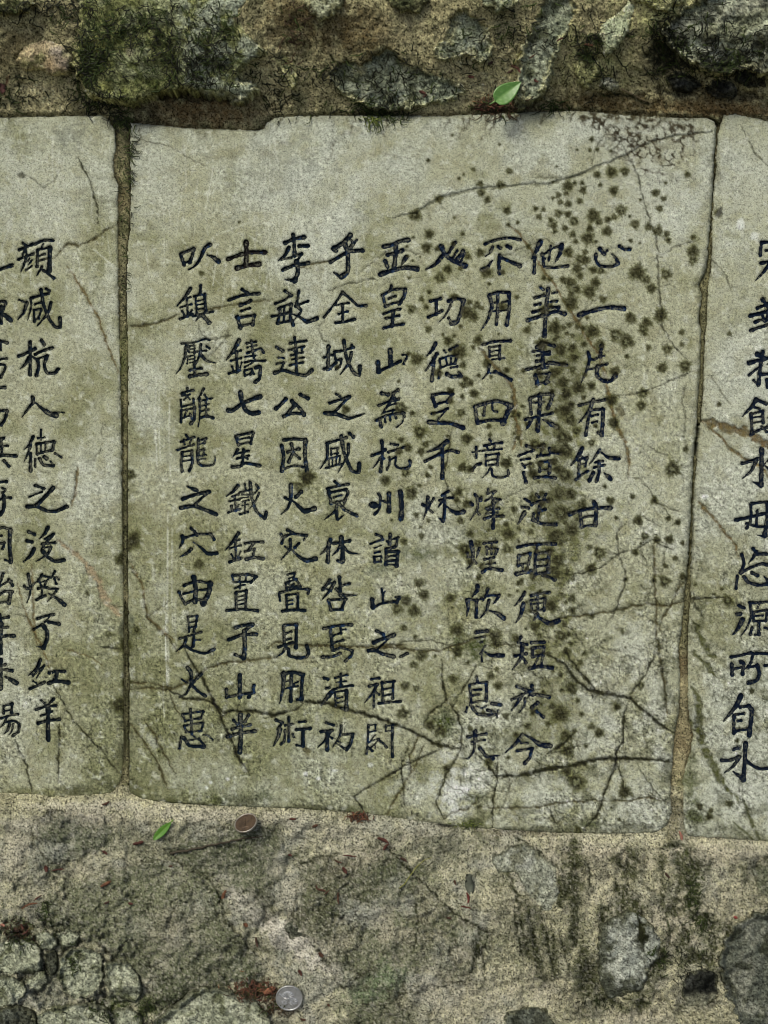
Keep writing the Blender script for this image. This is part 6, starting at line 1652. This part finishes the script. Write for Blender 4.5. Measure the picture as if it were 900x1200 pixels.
for (u, v, a, L, w_) in ((123,999,.6,7,3),(125,1058,-.4,7,2.6),(18,1090,.3,8,4),(30,1093,-.6,8,3),(26,1086,1.2,7,3),(153,1059,.1,6,3),(396,1053,1.5,14,2),(404,1020,1.0,9,4),(377,1043,.2,10,3),(371,1040,1.2,7,2),(383,1046,-.7,8,2),(410,1003,.1,16,1.8),
    (396,1010,.4,10,2),(352,1140,1.1,8,4),(369,968,-.4,7,4),(343,960,0,8,3),(340,1002,.3,5,3),(376,1119,.8,7,5),(533,1034,1.3,6,2.6),(473,1007,.5,9,3),(449,984,.4,14,4),(452,992,-.9,10,3),(526,1076,.2,6,3),(782,1026,.8,8,3),
    (124,942,-.4,10,3),(200,1015,0,5,2),(385,1178,.9,4,3),(355,1195,.2,7,3),(575,74,-.6,7,3),(603,78,.4,9,4),(598,84,-.5,8,3),(608,82,1.1,8,3),(495,108,.3,8,4),(498,112,-.6,6,3),(628,95,.5,6,3),(656,46,-.5,9,2.4),(624,66,-.6,9,2),(552,90,.2,7,4),(575,125,.3,12,2.4),(565,122,-.4,10,2.4),(590,122,-.5,9,2.4),(560,128,.1,12,2),(584,116,.9,9,2.4)):
    fragment(u, v, a, L, w_, random.choice([RB, DB, RB, (0.07, 0.035, 0.02)]), scrap_label(u, v, L, w_), "reddish-brown dry scraps scattered over the wall")
def litter(u, v, su, sv, n, label):
    VSl, Fl, Cl = [], [], []; o = 0
    org = to_local(np.float64(u), np.float64(v), hsurf(u, v, 3))
    for i in range(n):
        x, y = random.gauss(u, su * .5), random.gauss(v, sv * .5); a = random.uniform(0, 6.28); L = random.uniform(4, 12); pts = []
        z = surf(x, y) + random.uniform(0.5, 4)
        for k in range(4):
            pts.append(to_local(np.float64(x), np.float64(y), z) - org); a += random.gauss(0, .3); x += L / 4 * math.cos(a); y += L / 4 * math.sin(a); z += random.uniform(-1, 1)
        Vt, F = ribbon_tube(np.array(pts), np.linspace(0.7, 0.35, 4) * PX, 3)
        VSl.append(Vt); Fl += [tuple(q + o for q in f) for f in F]; o += len(Vt)
        Cl.append(np.tile(np.array(random.choice([(0.09, 0.045, 0.025), (0.13, 0.05, 0.03), (0.05, 0.035, 0.02), (0.17, 0.09, 0.04)])), (len(Vt), 1)))
    add("litter", make_mesh("litter", np.vstack(VSl), np.array(Fl), np.vstack(Cl), MAT_PLANT), None, loc=Vector(org), label=label, cat="litter", kind="stuff")
litter(300, 1160, 26, 11, 150, "heap of brown dry needles left of the silver coin")
litter(420, 958, 14, 5, 60, "small heap of red-brown litter under the middle tablet's foot")
litter(578, 120, 20, 8, 60, "brown litter round the big green leaf's stalk")

# ---------------------------------------------------------------- ground in front and earth behind the wall
def plain_material(name, c1, c2, scale):
    m = bpy.data.materials.new(name); m.use_nodes = True
    nt = m.node_tree; N = nt.nodes; L = nt.links; b = N["Principled BSDF"]; b.inputs["Roughness"].default_value = 0.95
    tc = N.new("ShaderNodeTexCoord"); n = N.new("ShaderNodeTexNoise"); n.inputs["Scale"].default_value = scale; n.inputs["Detail"].default_value = 8
    L.new(tc.outputs["Object"], n.inputs["Vector"])
    cr = N.new("ShaderNodeValToRGB"); cr.color_ramp.elements[0].position = 0.35; cr.color_ramp.elements[1].position = 0.65
    cr.color_ramp.elements[0].color = (*c1, 1); cr.color_ramp.elements[1].color = (*c2, 1)
    L.new(n.outputs["Fac"], cr.inputs[0]); L.new(cr.outputs[0], b.inputs["Base Color"])
    bp = N.new("ShaderNodeBump"); bp.inputs["Distance"].default_value = 0.02; L.new(n.outputs["Fac"], bp.inputs["Height"]); L.new(bp.outputs[0], b.inputs["Normal"])
    return m
MAT_SOIL = plain_material("damp_soil", (0.05, 0.042, 0.025), (0.11, 0.10, 0.06), 6)
me = bpy.data.meshes.new("ground"); S = 1500
me.from_pydata([(-S, -S, 0), (S, -S, 0), (S, S, 0), (-S, S, 0)], [], [(0, 1, 2, 3)]); me.materials.append(MAT_SOIL)
g = bpy.data.objects.new("ground", me); COL.objects.link(g); g["kind"] = "structure"
# hillside behind: rises level with the back of the wall
top = M @ Vector(tuple(to_local(np.float64(450), np.float64(-470), -70.0)))
bot_y = 0.10
V_ = []; F = []
nx_, ny_ = 60, 40
for j in range(ny_ + 1):
    for i in range(nx_ + 1):
        x = -30 + 60 * i / nx_; t = j / ny_
        y = (top.y + 0.0) + (t ** 1.6) * 40
        z = top.z - 0.03 + 12 * t ** 1.2 + 0.06 * math.sin(x * 2.1 + j) * min(1, j)
        V_.append((x, y, z))
for j in range(ny_):
    for i in range(nx_):
        a = j * (nx_ + 1) + i; F.append((a, a + 1, a + nx_ + 2, a + nx_ + 1))
b0 = len(V_)
slope_t = math.tan(LEAN)
for i in range(nx_ + 1):
    x = -30 + 60 * i / nx_; V_.append((x, top.y - (top.z + 0.05) / slope_t + 0.02, -0.05))
for i in range(nx_): F.append((b0 + i, b0 + i + 1, i + 1, i))
me = bpy.data.meshes.new("hillside"); me.from_pydata(V_, [], F); me.update(); me.materials.append(MAT_SOIL)
g = bpy.data.objects.new("hillside", me); COL.objects.link(g); g["kind"] = "structure"
